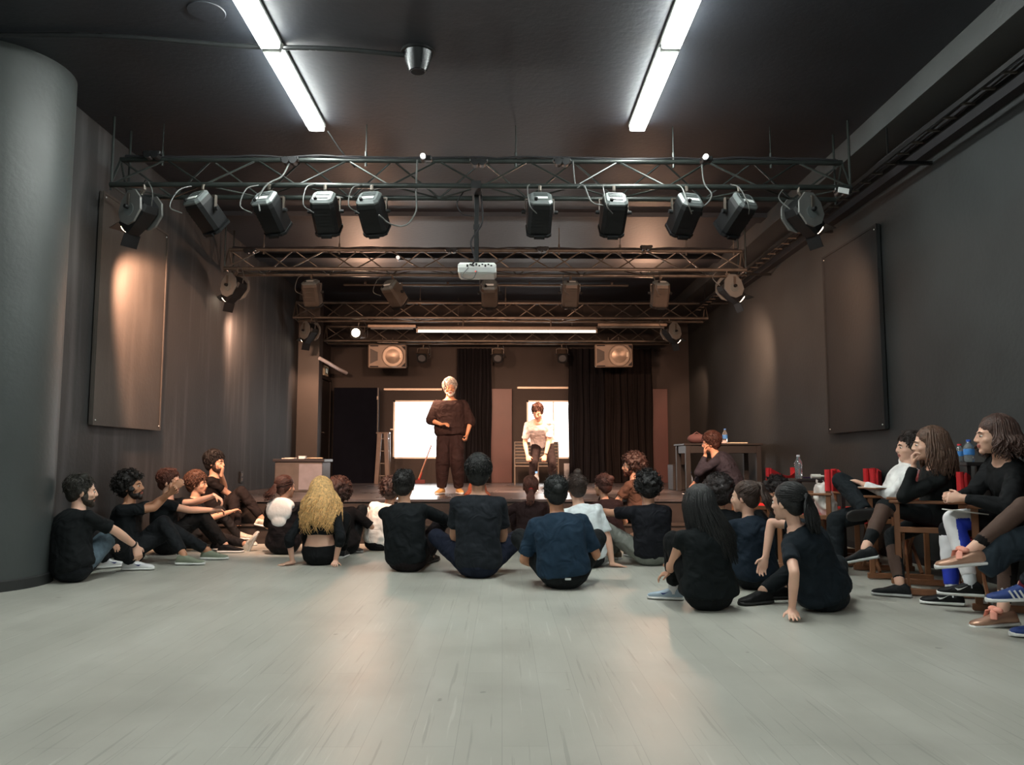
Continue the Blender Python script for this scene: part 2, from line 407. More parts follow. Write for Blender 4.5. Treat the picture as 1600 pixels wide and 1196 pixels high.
pL, pR = ceil_pt(498, 203), ceil_pt(997, 203)
pLm, pRm = ceil_pt(424, 82), ceil_pt(1043, 82)
for (p, q, nm) in ((pL, pLm, 'left'), (pR, pRm, 'right')):
    ln = 1.52
    xm = (p.x + q.x) / 2
    tube_light(xm, p.y - ln, p.y, 'ceiling tube light, farther of the two in the %s row' % nm)
    tube_light(xm, p.y - 2 * ln - .03, p.y - ln - .03, 'ceiling tube light, nearer of the two in the %s row' % nm)
    for k in (0, 1):
        tube_light(xm, -2.6 + k * 1.55, -2.6 + k * 1.55 + ln, 'ceiling tube light behind the viewer, %s of the two in the %s row' % (('rear', 'forward')[k], nm))
# black downlight on the ceiling with its conduit
p = ceil_pt(653, 92)
t = thing('ceiling_downlight', 'black bucket-shaped fitting on the ceiling at the end of a conduit', 'ceiling light', (p.x, p.y, ZC))
m = MB(); m.cyl((0, 0, -.02), (0, 0, 0), .135, seg=32); m.obj('mounting_ring', M_BLACK, t, smooth=True)
m = MB(); m.loft([(0, 0, -.02), (0, 0, -.05), (0, 0, -.165)], [.118, .108, .068], seg=32); m.obj('shade', mat('black_gloss', (.03, .033, .035), .25, .6), t, smooth=True)
m = MB(); m.cyl((0, 0, -.17), (0, 0, -.16), .055, seg=24); m.obj('lamp_face', M_BLACKM, t)
cp = [(XL, G(0, 40, ZC).y + .1, ZC - .03), (ceil_pt(170, 62).x, ceil_pt(170, 62).y, ZC - .03), (ceil_pt(380, 78).x, ceil_pt(380, 78).y, ZC - .03), (ceil_pt(520, 82).x, ceil_pt(520, 82).y, ZC - .03), (p.x - .1, p.y, ZC - .03)]
cp = [Vector(c) for c in cp]; cp[0].y = cp[1].y - .0
tag(tube(cp, .02, 8).obj('ceiling_conduit', mat('glossy_conduit', (.03, .033, .035), .2, .3), smooth=True), 'dark glossy conduit crossing the ceiling beneath the left tubes', 'conduit')
m = MB(); pp = ceil_pt(322, 30); m.cyl((pp.x, pp.y, ZC - .006), (pp.x, pp.y, ZC), .13, .135, seg=32); tag(m.obj('ceiling_disc', M_CEIL, smooth=True), 'flat round dark cap on the ceiling left of the tubes', 'ceiling cap')
# hanging cable from the left tube row towards the truss
a_ = ceil_pt(512, 205); b_ = P(555, 262, 7.6)
tag(tube([a_, a_ * .5 + b_ * .5 + Vector((0, 0, -.02)), b_], .007).obj('ceiling_cable', M_BLACK, smooth=True), 'thin black cable running from the left tube row to the front truss', 'cable')
# cable ladder along the right wall
t = thing('cable_ladder', 'long black cable ladder along the right wall under the beam', 'cable ladder', (3.55, 7, 3.69))
for dx in (-.07, .07):
    m = MB(); m.box((dx, 0, 0), (.014, 15, .04)); m.obj('rail', M_BLACK, t)
for k in range(60):
    m = MB(); m.box((0, -7.4 + k * .25, 0), (.13, .02, .015)); m.obj('rung', M_STEEL, t)
for k in range(7):
    m = MB(); m.box((.2, -6.6 + k * 2.2, -.03), (.32, .035, .03)); m.box((-.05, -6.6 + k * 2.2, .17), (.012, .012, .34)); m.obj('bracket', M_BLACK, t)
for k in range(4):
    pts = [(-.06 + k * .035 + .01 * math.sin(j * 1.7 + k), -7 + j * 1.0, .02 + .012 * math.sin(j * 2.1 + k * 1.3)) for j in range(15)]
    o = tube([Vector(q) for q in pts], .009, 6, 4).obj('cable', M_BLACKM, t, smooth=True)
# ================================================================== trusses
TW, TH = .36, .31
def truss(xl, xr, y, z, label, rods=(), per=.87, grp='lighting trusses across the hall', ms=None):
    ms = ms or M_STEEL
    t = thing('lighting_truss', label, 'truss', ((xl + xr) / 2, y, z), group=grp); h = (xr - xl) / 2
    for (yy, zz) in ((0, 0), (TW, 0), (TW / 2, TH)):
        m = MB(); m.cyl((-h, yy, zz), (h, yy, zz), .026, seg=14); m.obj('chord', ms, t, smooth=True)
    n = int(round((xr - xl) / (per / 2))); dx = 2 * h / n
    def bar(a, b, r=.010): m = MB(); m.cyl(a, b, r, seg=8); m.obj('brace', ms, t, smooth=True)
    for i in range(n):
        x0, x1 = -h + i * dx, -h + (i + 1) * dx
        if i % 2: bar((x0, TW / 2, TH), (x1, 0, 0)); bar((x0, TW, 0), (x1, TW / 2, TH))
        else: bar((x0, 0, 0), (x1, TW / 2, TH)); bar((x0, TW / 2, TH), (x1, TW, 0))
    for i in range(n // 2):
        x0 = -h + 2 * i * dx; bar((x0, 0, 0), (x0 + dx, TW, 0), .009); bar((x0 + dx, TW, 0), (x0 + 2 * dx, 0, 0), .009)
    for s in (-1, 1):
        m = MB(); m.cyl((s * h, 0, 0), (s * h, TW / 2, TH), .012, seg=8); m.cyl((s * h, TW, 0), (s * h, TW / 2, TH), .012, seg=8); m.cyl((s * h, 0, 0), (s * h, TW, 0), .012, seg=8); m.obj('end_frame', ms, t)
    for rx in rods:
        lx = rx - (xl + xr) / 2; m = MB()
        m.cyl((lx, TW / 2, TH - .05), (lx, TW / 2, ZC - z + .02), .006, seg=8); m.cyl((lx, TW / 2, TH - .06), (lx, TW / 2, TH + .09), .014, seg=8); m.obj('hanging_rod', ms, t)
    m = MB()
    for k, (r0, ph) in enumerate(((.009, 0), (.008, 1.7), (.010, 3.1))):
        pts = [Vector((-h + .05 + j * (2 * h - .1) / 22, TW / 2 + .02 * math.cos(j + ph), TH + .028 + .014 * math.sin(j * 1.9 + ph))) for j in range(23)]
        q = tube(pts, r0, 6, 3); m.add(q.v, q.f)
    m.obj('cable_run', M_BLACKM, t, smooth=True)
    return t
Y1, Y2, Y3, Y4 = 7.3, 10.75, 14.4, 15.6
Z1 = P(745, 291, Y1).z; Z2 = P(745, 421, Y2).z; Z3 = P(745, 497, Y3).z; Z4 = P(745, 533, Y4).z
rodx = [P(px, 245, Y1 + TW / 2).x for px in (254, 572, 806, 1052, 1204)]
truss(P(172, 291, Y1).x, P(1330, 291, Y1).x, Y1, Z1, 'front lighting truss, nearest the ceiling tubes', rodx, ms=M_STEELD)
truss(P(350, 421, Y2).x, P(1166, 421, Y2).x, Y2, Z2, 'second lighting truss, just behind the projector', [P(px, 390, Y2).x for px in (406, 526, 875, 972, 1077, 1152)])
truss(P(458, 497, Y3).x, P(1106, 497, Y3).x, Y3, Z3, 'third lighting truss, above the horizontal stage tube', [P(px, 473, Y3).x for px in (655, 790, 1025)])
truss(P(506, 533, Y4).x, P(1052, 533, Y4).x, Y4, Z4, 'rearmost lighting truss carrying both loudspeakers', [P(px, 515, Y4).x for px in (715, 895)])
for k, s in enumerate((-1, 1)):       # side frames tying the truss ends to the ceiling
    for (yy, zz, xx) in ((Y1, Z1, P(172, 291, Y1).x if s < 0 else P(1330, 291, Y1).x), (Y2, Z2, P(350, 421, Y2).x if s < 0 else P(1166, 421, Y2).x)):
        m = MB(); m.cyl((xx, yy + .02, zz - .05), (xx, yy + .02, ZC + .02), .012, seg=8); m.cyl((xx, yy + TW, zz - .05), (xx, yy + TW, ZC + .02), .012, seg=8)
        tag(m.obj('hanger_pair', M_STEELD), 'pair of thin upright rods at the %s end of the %s truss' % (('left', 'right')[k], 'front' if yy == Y1 else 'second'), 'hanging rods')

# ------------------------------------------------------------------ stage lanterns
M_LBLACK = mat('lantern_black', (.006, .007, .008), .55, 0, var=.2, spec=.35)
M_LBACK = mat('lantern_lit_back', (.13, .15, .15), .45, .2, var=.1)  # paler than the housing, tube light painted onto the back plates
M_LAB = mat('lantern_label', (.72, .76, .76), .5, var=.03)
M_SHIELD = mat('lantern_grey_shield', (.15, .155, .15), .5, .2, var=.08)
M_LENS = mat('lantern_lens', (.10, .11, .12), .12, .2)
M_LIT = emis('lantern_lit_lens', (1, .80, .58), 9)
M_CABLE = mat('grey_cable', (.085, .09, .088), .5)
def hookyoke(t, wd=.27, piv=-.22):
    m = MB(); m.loft([(0, 0, .03), (0, -.035, .02), (0, -.04, -.02), (0, -.02, -.04), (0, 0, -.06)], [(.016, .01)] * 5, seg=8); m.cyl((0, 0, -.02), (0, 0, -.10), .012, seg=8); m.obj('hook_clamp', M_STEEL, t)
    m = MB(); m.box((0, 0, -.095), (wd, .03, .008))
    for s in (-1, 1): m.box((s * wd / 2, 0, (-.095 + piv) / 2), (.008, .03, abs(piv + .095) + .008))
    m.obj('yoke', M_STEEL, t)
    for s in (-1, 1):
        m = MB(); m.cyl((s * (wd / 2), 0, piv), (s * (wd / 2 + .035), 0, piv), .022, .018, seg=10); m.obj('tilt_knob', M_LBLACK, t, smooth=True)
def oct_(w_, h_, c=.3):
    a, b = w_ / 2, h_ / 2; k = min(a, b) * c
    return [(-a + k, -b), (a - k, -b), (a, -b + k), (a, b - k), (a - k, b), (-a + k, b), (-a, b - k), (-a, -b + k)]
def ringloft(m, st):
    """st: list of (y, w, h, zoff); octagonal section lofted along Y"""
    vs = []; fs = []
    for (y, w_, h_, zo) in st:
        for (a, b) in oct_(w_, h_): vs.append((a, y, b + zo))
    for i in range(len(st) - 1):
        for k in range(8): fs.append((i * 8 + k, i * 8 + (k + 1) % 8, (i + 1) * 8 + (k + 1) % 8, (i + 1) * 8 + k))
    fs.append(tuple(range(8))); fs.append(tuple((len(st) - 1) * 8 + k for k in reversed(range(8)))); m.add(vs, fs)
M_LWARM = mat('lantern_warm_lit', (.085, .068, .055), .45, .1, var=.15)  # warm lamp light painted into the bodies of the rear lanterns
def make_lantern(label, lit=False, sc=1.0, body=None):
    t = thing('stage_lantern', label, 'stage light', group='black stage lanterns on the trusses'); hookyoke(t)
    hous = MB(); ringloft(hous, [(-.15, .205, .20, 0), (-.10, .225, .22, 0), (.15, .225, .22, 0), (.17, .215, .21, 0)])
    for k in range(6): hous.box((0, -.09 + k * .035, -.1085), (.17, .010, .003))
    ho = hous.obj('housing', body or M_LBLACK, t, loc=(0, 0, -.23))
    m = MB(); ringloft(m, [(-.175, .175, .165, .0), (-.155, .215, .21, .0), (-.14, .215, .21, 0)])
    for k in range(4): m.box((0, -.178, .06 - k * .016), (.13, .006, .007))
    m.obj('back_plate', M_LBACK, ho)
    m = MB(); m.box((.005, -.181, -.035), (.11, .004, .035)); m.obj('label_plate', M_LAB, ho)
    m = MB(); m.cyl((-.05, -.17, -.07), (-.05, -.20, -.07), .016, seg=10); m.obj('cable_gland', M_LBLACK, ho)
    m = MB(); ringloft(m, [(.17, .235, .23, 0), (.195, .235, .23, 0)]); m.obj('colour_frame', M_LBLACK, ho)
    m = MB(); m.cyl((0, .19, 0), (0, .199, 0), .088, seg=24); m.obj('lens', M_LIT if lit else M_LENS, ho)
    m = MB(); m.box((0, .185, -.125), (.10, .03, .02)); m.obj('latch', M_LBLACK, ho)
    q = tube([Vector((-.05, -.22, -.30)), Vector((-.12, -.30, -.25)), Vector((-.13, -.2, -.06)), Vector((-.10, -.04, .03))], .0055, 6, 5); q.obj('power_cable', M_CABLE, t, smooth=True)
    return t
def make_shield(label, lit=True):
    t = thing('profile_lantern', label, 'stage light', group='lanterns with grey shield plates at the truss ends'); hookyoke(t, .28)
    hous = MB(); ringloft(hous, [(-.14, .16, .16, 0), (-.08, .20, .22, 0), (.08, .20, .20, 0), (.20, .17, .17, 0)]); ho = hous.obj('housing', M_LBLACK, t, loc=(0, 0, -.24))
    for s in (-1, 1):
        poly = [(-.17, .09), (-.10, .155), (.02, .15), (.12, .09), (.15, 0), (.11, -.09), (.03, -.13), (-.10, -.11), (-.17, -.02)]
        m = MB(); m.prism(poly, 0, s * .105, s * .125); m.obj('shield_plate', M_SHIELD, ho)
        m = MB(); m.prism([(.06 * math.cos(a), .06 * math.sin(a)) for a in [k * PI / 12 for k in range(24)]], 0, s * .125, s * .131); m.obj('hub_disc', M_LBACK, ho)
    m = MB(); m.cyl((0, .19, 0), (0, .215, 0), .075, seg=24); m.obj('lens', M_LIT if lit else M_LENS, ho)
    for s in (-1, 1):
        m = MB(); m.box((0, .26, s * .10), (.17, .13, .005), R=Matrix.Rotation(s * .45, 3, 'X')); m.obj('barn_door', M_LBLACK, ho)
    q = tube([Vector((0, -.14, -.20)), Vector((-.06, -.22, -.08)), Vector((-.05, -.12, .04)), Vector((0, -.02, .03))], .006, 6, 5); q.obj('power_cable', M_CABLE, t, smooth=True)
    return t
proto = None
def place(px, py, Y, pan, tilt, label, kind='l', lit=False, s=1.0):
    """hangs below the chord seen at the pixel"""
    p = P(px, py, Y)
    t = make_lantern(label, lit, body=M_LWARM if Y > Y1 + 1 else None) if kind == 'l' else make_shield(label, lit)
    yz = min(((Y1, Z1), (Y1 + TW, Z1), (Y2, Z2), (Y2 + TW, Z2), (Y3, Z3), (Y3 + TW, Z3), (Y4, Z4), (Y4 + TW, Z4)), key=lambda q: abs(q[0] - Y))
    t.location = (p.x, yz[0], yz[1] - .03 if s >= 1 else yz[1] - .03 * s); t.rotation_euler = (0, 0, math.radians(pan)); t.scale = (s, s, s)
    for ch in t.children:
        if ch.name.startswith('housing'): ch.rotation_euler = (math.radians(-tilt), 0, 0)
    return t
F1 = 'front truss'
place(222, 291, Y1, 62, 42, 'grey shield-plated lantern at the left end of the front truss, aimed at the wall', 's', True)
place(322, 291, Y1, -28, 40, 'black lantern second from the left on the front truss', s=.98)
place(424, 291, Y1, -16, 40, 'black lantern with white label, third from the left on the front truss')
place(510, 291, Y1, -3, 44, 'upright black lantern with a broad pale top, fourth from the left on the front truss')
place(583, 291, Y1, -10, 42, 'black lantern with a looping grey cable, left of the projector pole')
place(843, 293, Y1, 3, 44, 'black lantern, first to the right of the projector pole')
place(958, 293, Y1, 3, 42, 'black lantern under a bright clamp, second right of the projector pole')
place(1070, 293, Y1, 14, 40, 'black lantern, third to the right of the projector pole')
place(1150, 293, Y1, 24, 36, 'black lantern nearest the right end shield lantern on the front truss')
place(1252, 293, Y1, -68, 40, 'grey shield-plated lantern at the right end of the front truss', 's', True)
R2 = Y2 + TW
place(372, 428, Y2 + .1, 60, 45, 'shield-plated lantern at the left end of the second truss, lighting the left wall', 's', True)
place(488, 435, R2, -8, 64, 'lantern lit brown, second from the left on the second truss')
place(616, 435, R2, -32, 40, 'lantern turned aside on the second truss, left of the projector')
place(765, 440, R2, 0, 40, 'small lantern hanging just below the projector')
place(891, 435, R2, 3, 66, 'lantern with a bright underside, right of the projector')
place(1031, 435, R2, 4, 66, 'lantern lit brown, last before the right end shield lantern of the second truss')
place(1136, 428, Y2 + .1, -75, 40, 'shield-plated lantern at the right end of the second truss', 's', True)
m = MB(); p = P(891, 470, R2 + .1); m.box((p.x, p.y + .02, p.z - .055), (.16, .012, .15), R=Matrix.Rotation(-.4, 3, 'X')); tag(m.obj('underside_reflection', mat('pale_reflection', (.8, .82, .95), .3)), 'pale sheet standing for window light under a lantern right of the projector', 'painted reflection')  # sheet paints the window light reflected under this lantern
place(487, 503, Y3 + .1, 50, 45, 'shield-plated lantern at the left end of the third truss', 's', True)
place(560, 506, Y3 + TW, 176, 5, 'round-faced lit lantern facing the hall on the third truss', 'l', True, .9)
place(1046, 506, Y3 + .1, -60, 45, 'shield-plated lantern at the right end of the third truss', 's', True)
place(660, 540, Y4 + .2, 175, 35, 'small lantern hanging right of the left loudspeaker', 'l', False, .85)
place(778, 540, Y4 + .2, 178, 35, 'small lantern hanging from the rearmost truss between the two standing men', 'l', False, .85)
place(879, 540, Y4 + .2, 180, 35, 'small lantern hanging left of the right loudspeaker', 'l', False, .85)
# warm beams of these lanterns, with some fill beams added
WARMK = 2.8
def beam(px, py, Y, tgt, e, ang, bl=.6, dz=-.45, col=WARM, rad=.09):
    p = P(px, py, Y); d = (Vector(tgt) - p).normalized()
    spot('lantern_and_fill_beam', Vector((p.x, Y, p.z + dz)) + d * .42, tgt, e * WARMK, col, ang, bl, rad)
beam(222, 291, Y1, (XL, 9.7, 1.7), 230, 85, .45, dz=-.2)
beam(1252, 293, Y1, (XR, 10.9, 1.7), 90, 100, .8, dz=-.2)
beam(372, 428, Y2, (XL, 13.2, 1.4), 100, 110, .9, dz=-.2)
beam(1136, 428, Y2, (XR, 13.4, 1.6), 100, 105, .9, dz=-.2)
beam(487, 503, Y3, (XL, 15.4, 1.4), 22, 80, .8, dz=-.2)
beam(1046, 506, Y3, (XR, 16.0, 1.9), 26, 60, .6, dz=-.2)
beam(488, 435, R2, (-.9, 12.6, .9), 220, 62)
beam(616, 435, R2, (-.2, 12.2, .7), 200, 62)
beam(765, 440, R2, (0, 14.5, 1.0), 180, 70)
beam(765, 440, R2, (.7, BACKY, 2.3), 130, 66)
beam(616, 435, R2, (-1.6, BACKY, 2.2), 100, 66)
beam(891, 435, R2, (.4, 12.6, .9), 190, 62)
beam(1031, 435, R2, (1.5, 12.2, .9), 300, 66)
beam(510, 291, Y1, (-1.4, 10.6, .4), 170, 66)
beam(583, 291, Y1, (-.9, 11.4, 1.2), 70, 45)
beam(843, 293, Y1, (.4, 11.6, 1.2), 80, 45)
beam(1070, 293, Y1, (2.0, 10.6, .6), 190, 66)
beam(322, 291, Y1, (-.6, 13, 3.1), 75, 110, .9, dz=-.25)  # added level fill from this lantern, lifts the rear trusses
beam(1150, 293, Y1, (.6, 13, 3.1), 75, 110, .9, dz=-.25)  # matching added fill on the right, for rear trusses and upper walls
beam(424, 291, Y1, (-2.4, 9.6, .6), 150, 66)
beam(1150, 293, Y1, (1.6, 9.9, .4), 120, 66)
beam(560, 506, Y3, (-.2, 9.0, 3.7), 45, 155, 1.0, dz=-.22)
beam(1020, 506, Y3, (.4, 9.0, 3.7), 40, 155, 1.0, dz=-.22)  # added flood without a lantern of its own, lifts ceiling and trusses
# ------------------------------------------------------------------ projector on its pole
pp = P(746, 424, Y1 + .18)
t = thing('projector', 'white projector hanging on a black pole from the front truss', 'projector', pp)
m = MB(); m.box((0, 0, 0), (.36, .27, .11), bev=.02); bo = m.obj('body', M_WHITE, t)
m = MB(); m.box((0, -.137, -.02), (.34, .004, .045)); m.obj('port_panel', mat('projector_grey', (.38, .40, .39), .5), t)
for k in range(9):
    m = MB(); m.box((-.09 + k * .028, -.14, .02 + .012 * (k % 2)), (.016, .006, .012 if k % 3 else .022)); m.obj('port', M_BLACKM, t)
m = MB(); m.box((0, .145, 0), (.12, .03, .06), bev=.01); m.cyl((.09, .135, 0), (.09, .165, 0), .035, seg=20); m.obj('lens', M_LENS, t)
m = MB(); m.box((-.01, -.141, -.035), (.02, .004, .008)); m.obj('indicator_light', emis('red_led', (1, .15, .1), 1.2), t)
top = Z1 - pp.z
m = MB(); m.box((-.01, 0, .055 + (top - .055) / 2), (.045, .045, top - .055), bev=.005); m.box((-.01, 0, .07), (.16, .12, .02)); m.obj('pole', M_BLACK, t)
for (zz, dd) in ((top * .55, (.06, .06, .05)), (top, (.09, .46, .07))): m = MB(); m.box((-.01, 0, zz), dd); m.obj('pole_clamp', M_BLACK, t)
tube([Vector((.03, -.03, top)), Vector((.045, -.05, top * .6)), Vector((-.06, -.08, top * .35)), Vector((-.02, -.13, .09)), Vector((-.05, -.145, .02))], .008).obj('cable', M_BLACKM, t, smooth=True)
tube([Vector((-.08, -.145, .0)), Vector((-.14, -.16, -.09)), Vector((-.04, -.16, -.11)), Vector((.0, -.145, -.03))], .004).obj('cable', M_CABLE, t, smooth=True)
for k, (a, b, lab) in enumerate(((1, 1, 'left'), (0, 0, 'right'))):
    pass
# looping cables
tag(tube([P(652, 250, Y1 + .1), P(650, 300, Y1), P(650, 330, Y1 - .05), P(634, 352, Y1 - .1), P(610, 350, Y1 - .1), P(592, 336, Y1 - .2)], .008, 6, 8).obj('hanging_cable', M_CABLE, smooth=True), 'long grey cable looping down from the front truss left of the projector', 'cable')
tag(tube([P(724, 300, Y1 + .1), P(714, 318, Y1), P(722, 334, Y1), P(738, 338, Y1 + .1)], .006, 6, 8).obj('hanging_cable', M_BLACKM, smooth=True), 'short black cable loop beside the projector pole', 'cable')
tag(tube([P(895, 252, Y1 + .1), P(900, 292, Y1), P(912, 290, Y1 - .05), P(925, 316, Y1 - .1), P(950, 322, Y1 - .1)], .007, 6, 8).obj('hanging_cable', M_CABLE, smooth=True), 'grey cable dropping from the front truss towards the bright-clamped lantern', 'cable')
tag(tube([P(1096, 250, Y1 + .1), P(1100, 285, Y1), P(1112, 305, Y1 - .1), P(1100, 322, Y1 - .1), P(1080, 330, Y1 - .15)], .007, 6, 8).obj('hanging_cable', M_CABLE, smooth=True), 'grey cable curving down right of the front truss cap light', 'cable')
tag(tube([P(452, 256, Y1 + .1), P(440, 276, Y1), P(418, 288, Y1 - .1), P(404, 310, Y1 - .15), P(406, 330, Y1 - .2)], .008, 6, 8).obj('hanging_cable', M_CABLE, smooth=True), 'grey cable from the left junction box down to the third lantern', 'cable')
# small caps / boxes on the front truss
for (px, py, lab) in ((661, 245, 'round white cap lamp on the front truss left of centre'), (1102, 246, 'round white cap lamp on the front truss right of centre'), (622, 403, 'round pale cap lamp on the second truss left of the projector')):
    p = P(px, py, Y1 - .04 if py < 300 else Y2 + .12); t = thing('cap_lamp', lab, 'small lamp', p, group='small cap lamps on the front truss')
    m = MB(); m.cyl((0, -.03, 0), (0, .0, 0), .025, seg=20); m.obj('lamp_face', mat('cap_white', (.9, .92, .9), .3, emit=.6), t, smooth=True)
    m = MB(); m.cyl((0, 0, 0), (0, .1, 0), .03, seg=16); m.box((.03, .05, 0), (.1, .07, .05), bev=.01); m.obj('cap_body', M_BLACK, t)
for (px, py, Y, lab) in ((453, 252, Y1 + .1, 'twin cable junction box on the front truss, left part'), (878, 254, Y1 + .1, 'twin cable junction box on the front truss, right of centre'),
                      (390, 393, Y2 + .1, 'dark junction box on the left end of the second truss'), (705, 392, Y2 + .1, 'dark junction box on the second truss left of the projector'),
                      (848, 390, Y2 + .1, 'dark junction box on the second truss right of the projector'), (1010, 388, Y2 + .1, 'dark junction box on the right part of the second truss'),
                      (238, 243, Y1 + .1, 'dark flat clamp box on the left end of the front truss'), (1317, 300, Y1, 'dark box with pale label at the right end of the front truss'), (748, 255, Y1 + .1, 'cable knot box on the front truss over the projector')):
    p = P(px, py, Y); t = thing('junction_box', lab, 'junction box', p, group='junction boxes on the trusses')
    for s in (-1, 1):
        m = MB(); m.cyl((s * .035, -.04, -.0), (s * .035, .04, 0), .035, seg=12); m.obj('socket_barrel', M_BLACK, t, smooth=True)
    m = MB(); m.box((0, 0, .02), (.17, .06, .035), bev=.008); m.obj('box_body', M_BLACK, t)
p = P(1318, 298, Y1 - .05); m = MB(); m.box(p, (.10, .01, .05), R=Matrix.Rotation(.2, 3, 'Y')); tag(m.obj('paper_label', M_LAB), 'pale paper label on the box at the right end of the front truss', 'label')
for (px, py, Y) in ((570, 435, R2), (684, 436, R2), (848, 436, R2), (1350 - 230, 436, R2)):
    pass
# ------------------------------------------------------------------ loudspeakers
M_SPK = mat('speaker_cabinet', (.20, .155, .12), .45, .1, var=.08)
def speaker(px, py, label, yaw):
    p = P(px, py, Y4 - .1)
    t = thing('loudspeaker', label, 'loudspeaker', p, (math.radians(8), 0, math.radians(yaw)), 'loudspeakers on the rearmost truss')
    m = MB(); m.box((0, .2, 0), (.74, .42, .46), bev=.02); m.obj('cabinet', M_SPK, t)
    m = MB(); m.cyl((.11, -.035, 0), (.11, -.005, 0), .205, .215, seg=40); m.obj('woofer_ring', M_SPK, t, smooth=True)
    m = MB(); m.loft([(.11, -.04, 0), (.11, -.03, 0), (.11, -.05, 0), (.11, -.065, 0)], [.19, .19, .10, .02], seg=40); m.obj('woofer_grille', mat('grille_grey', (.30, .24, .19), .35, .5), t, smooth=True)
    m = MB(); m.prism([(-.33, -.15), (-.33, .15), (-.18, .08), (-.18, -.08)], 1, -.012, 0); m.obj('horn', mat('speaker_dark', (.05, .04, .035), .5), t)
    for zz in (-.2, .2):
        m = MB(); m.box((-.25, -.012, zz), (.16, .012, .022)); m.obj('port_slot', M_BLACKM, t)
        m = MB(); m.prism([(.27, zz), (.35, zz), (.35, zz * .6)], 1, -.014, 0); m.obj('corner_port', M_BLACKM, t)
    m = MB(); m.box((.26, -.055, .02), (.035, .008, .09)); m.obj('badge', mat('badge_pale', (.9, .8, .65), .4), t)
    m = MB(); m.box((0, .1, .27), (.4, .03, .012)); m.cyl((-.1, .1, .26), (-.1, .12, .36), .01, seg=8); m.cyl((.1, .1, .26), (.1, .12, .36), .01, seg=8); m.obj('hanging_bracket', M_STEEL, t)
speaker(605, 557, 'dark brown loudspeaker hanging over the left window', 4)
speaker(959, 556, 'brown loudspeaker hanging over the dark curtain on the right', -6)
# horizontal warm tube over the stage and wooden battens
p, q = P(652, 518, Y3 - .1), P(932, 518, Y3 - .1)
t = thing('stage_tube_light', 'long warm tube light lying level along the third truss', 'tube light', (p + q) / 2)
L_ = (q - p).length
m = MB(); m.cyl((-L_ / 2, 0, 0), (L_ / 2, 0, 0), .022, seg=16); m.obj('tube', emis('warm_tube_glow', (1, .88, .66), 3.5), t, smooth=True)
m = MB(); m.box((0, .04, .06), (L_, .08, .06), bev=.008); m.obj('housing', mat('tube_housing_brown', (.12, .09, .07), .5), t)
for s in (-1, 1):
    m = MB(); m.box((s * L_ / 2, .0, .01), (.03, .05, .07)); m.obj('end_cap', M_SPK, t)
m = MB()
for s in (-.8, .8): m.cyl((s, .1, .08), (s, .12, .22), .012)
m.obj('mount', M_STEEL, t)
for (x0, x1, py, lab) in ((575, 650, 510, 'unlit pale tube fitting left of the lit stage tube'), (934, 1042, 508, 'unlit pale tube fitting right of the lit stage tube')):
    p, q = P(x0, py, Y3 - .02), P(x1, py, Y3 - .02); t = thing('tube_fitting', lab, 'tube light', (p + q) / 2, group='unlit tube fittings on the third truss'); L_ = (q - p).length
    m = MB(); m.box((0, 0, .0), (L_, .06, .05), bev=.008); m.obj('housing', mat('fitting_tan', (.32, .24, .18), .45), t)
    m = MB(); m.cyl((-L_ / 2 + .05, -.01, -.045), (L_ / 2 - .05, -.01, -.045), .014, seg=12); m.obj('tube', M_SHIELD, t, smooth=True)
# bent pale tube & exit sign near the recess door
tag(tube([P(499, 560, 15.1), P(512, 567, 15.3), P(527, 576, 15.7), P(541, 583, 16.2)], .035, 8).obj('hanging_tube', mat('pale_tube', (.75, .72, .74), .4), smooth=True), 'pale slanting tube fixed high beside the exit sign', 'tube')
p = P(512, 580, 15.9); t = thing('exit_sign', 'small pale exit sign box over the recess door', 'exit sign', (-3.53, p.y, p.z))
m = MB(); m.box((0, 0, 0), (.05, .34, .2), bev=.01); m.obj('sign_box', mat('sign_case', (.62, .55, .42), .4), t)
m = MB(); m.box((.027, 0, 0), (.004, .26, .12)); m.obj('sign_face', mat('sign_dark', (.05, .09, .06), .4), t)
m = MB(); m.cyl((.031, .05, .035), (.034, .05, .035), .016, seg=10); m.box((.032, .04, 0), (.004, .03, .05)); m.box((.032, .03, -.035), (.004, .02, .04)); m.box((.032, -.06, 0), (.004, .05, .09)); m.obj('pictogram', mat('sign_white', (.85, .9, .8), .4, emit=.2), t)
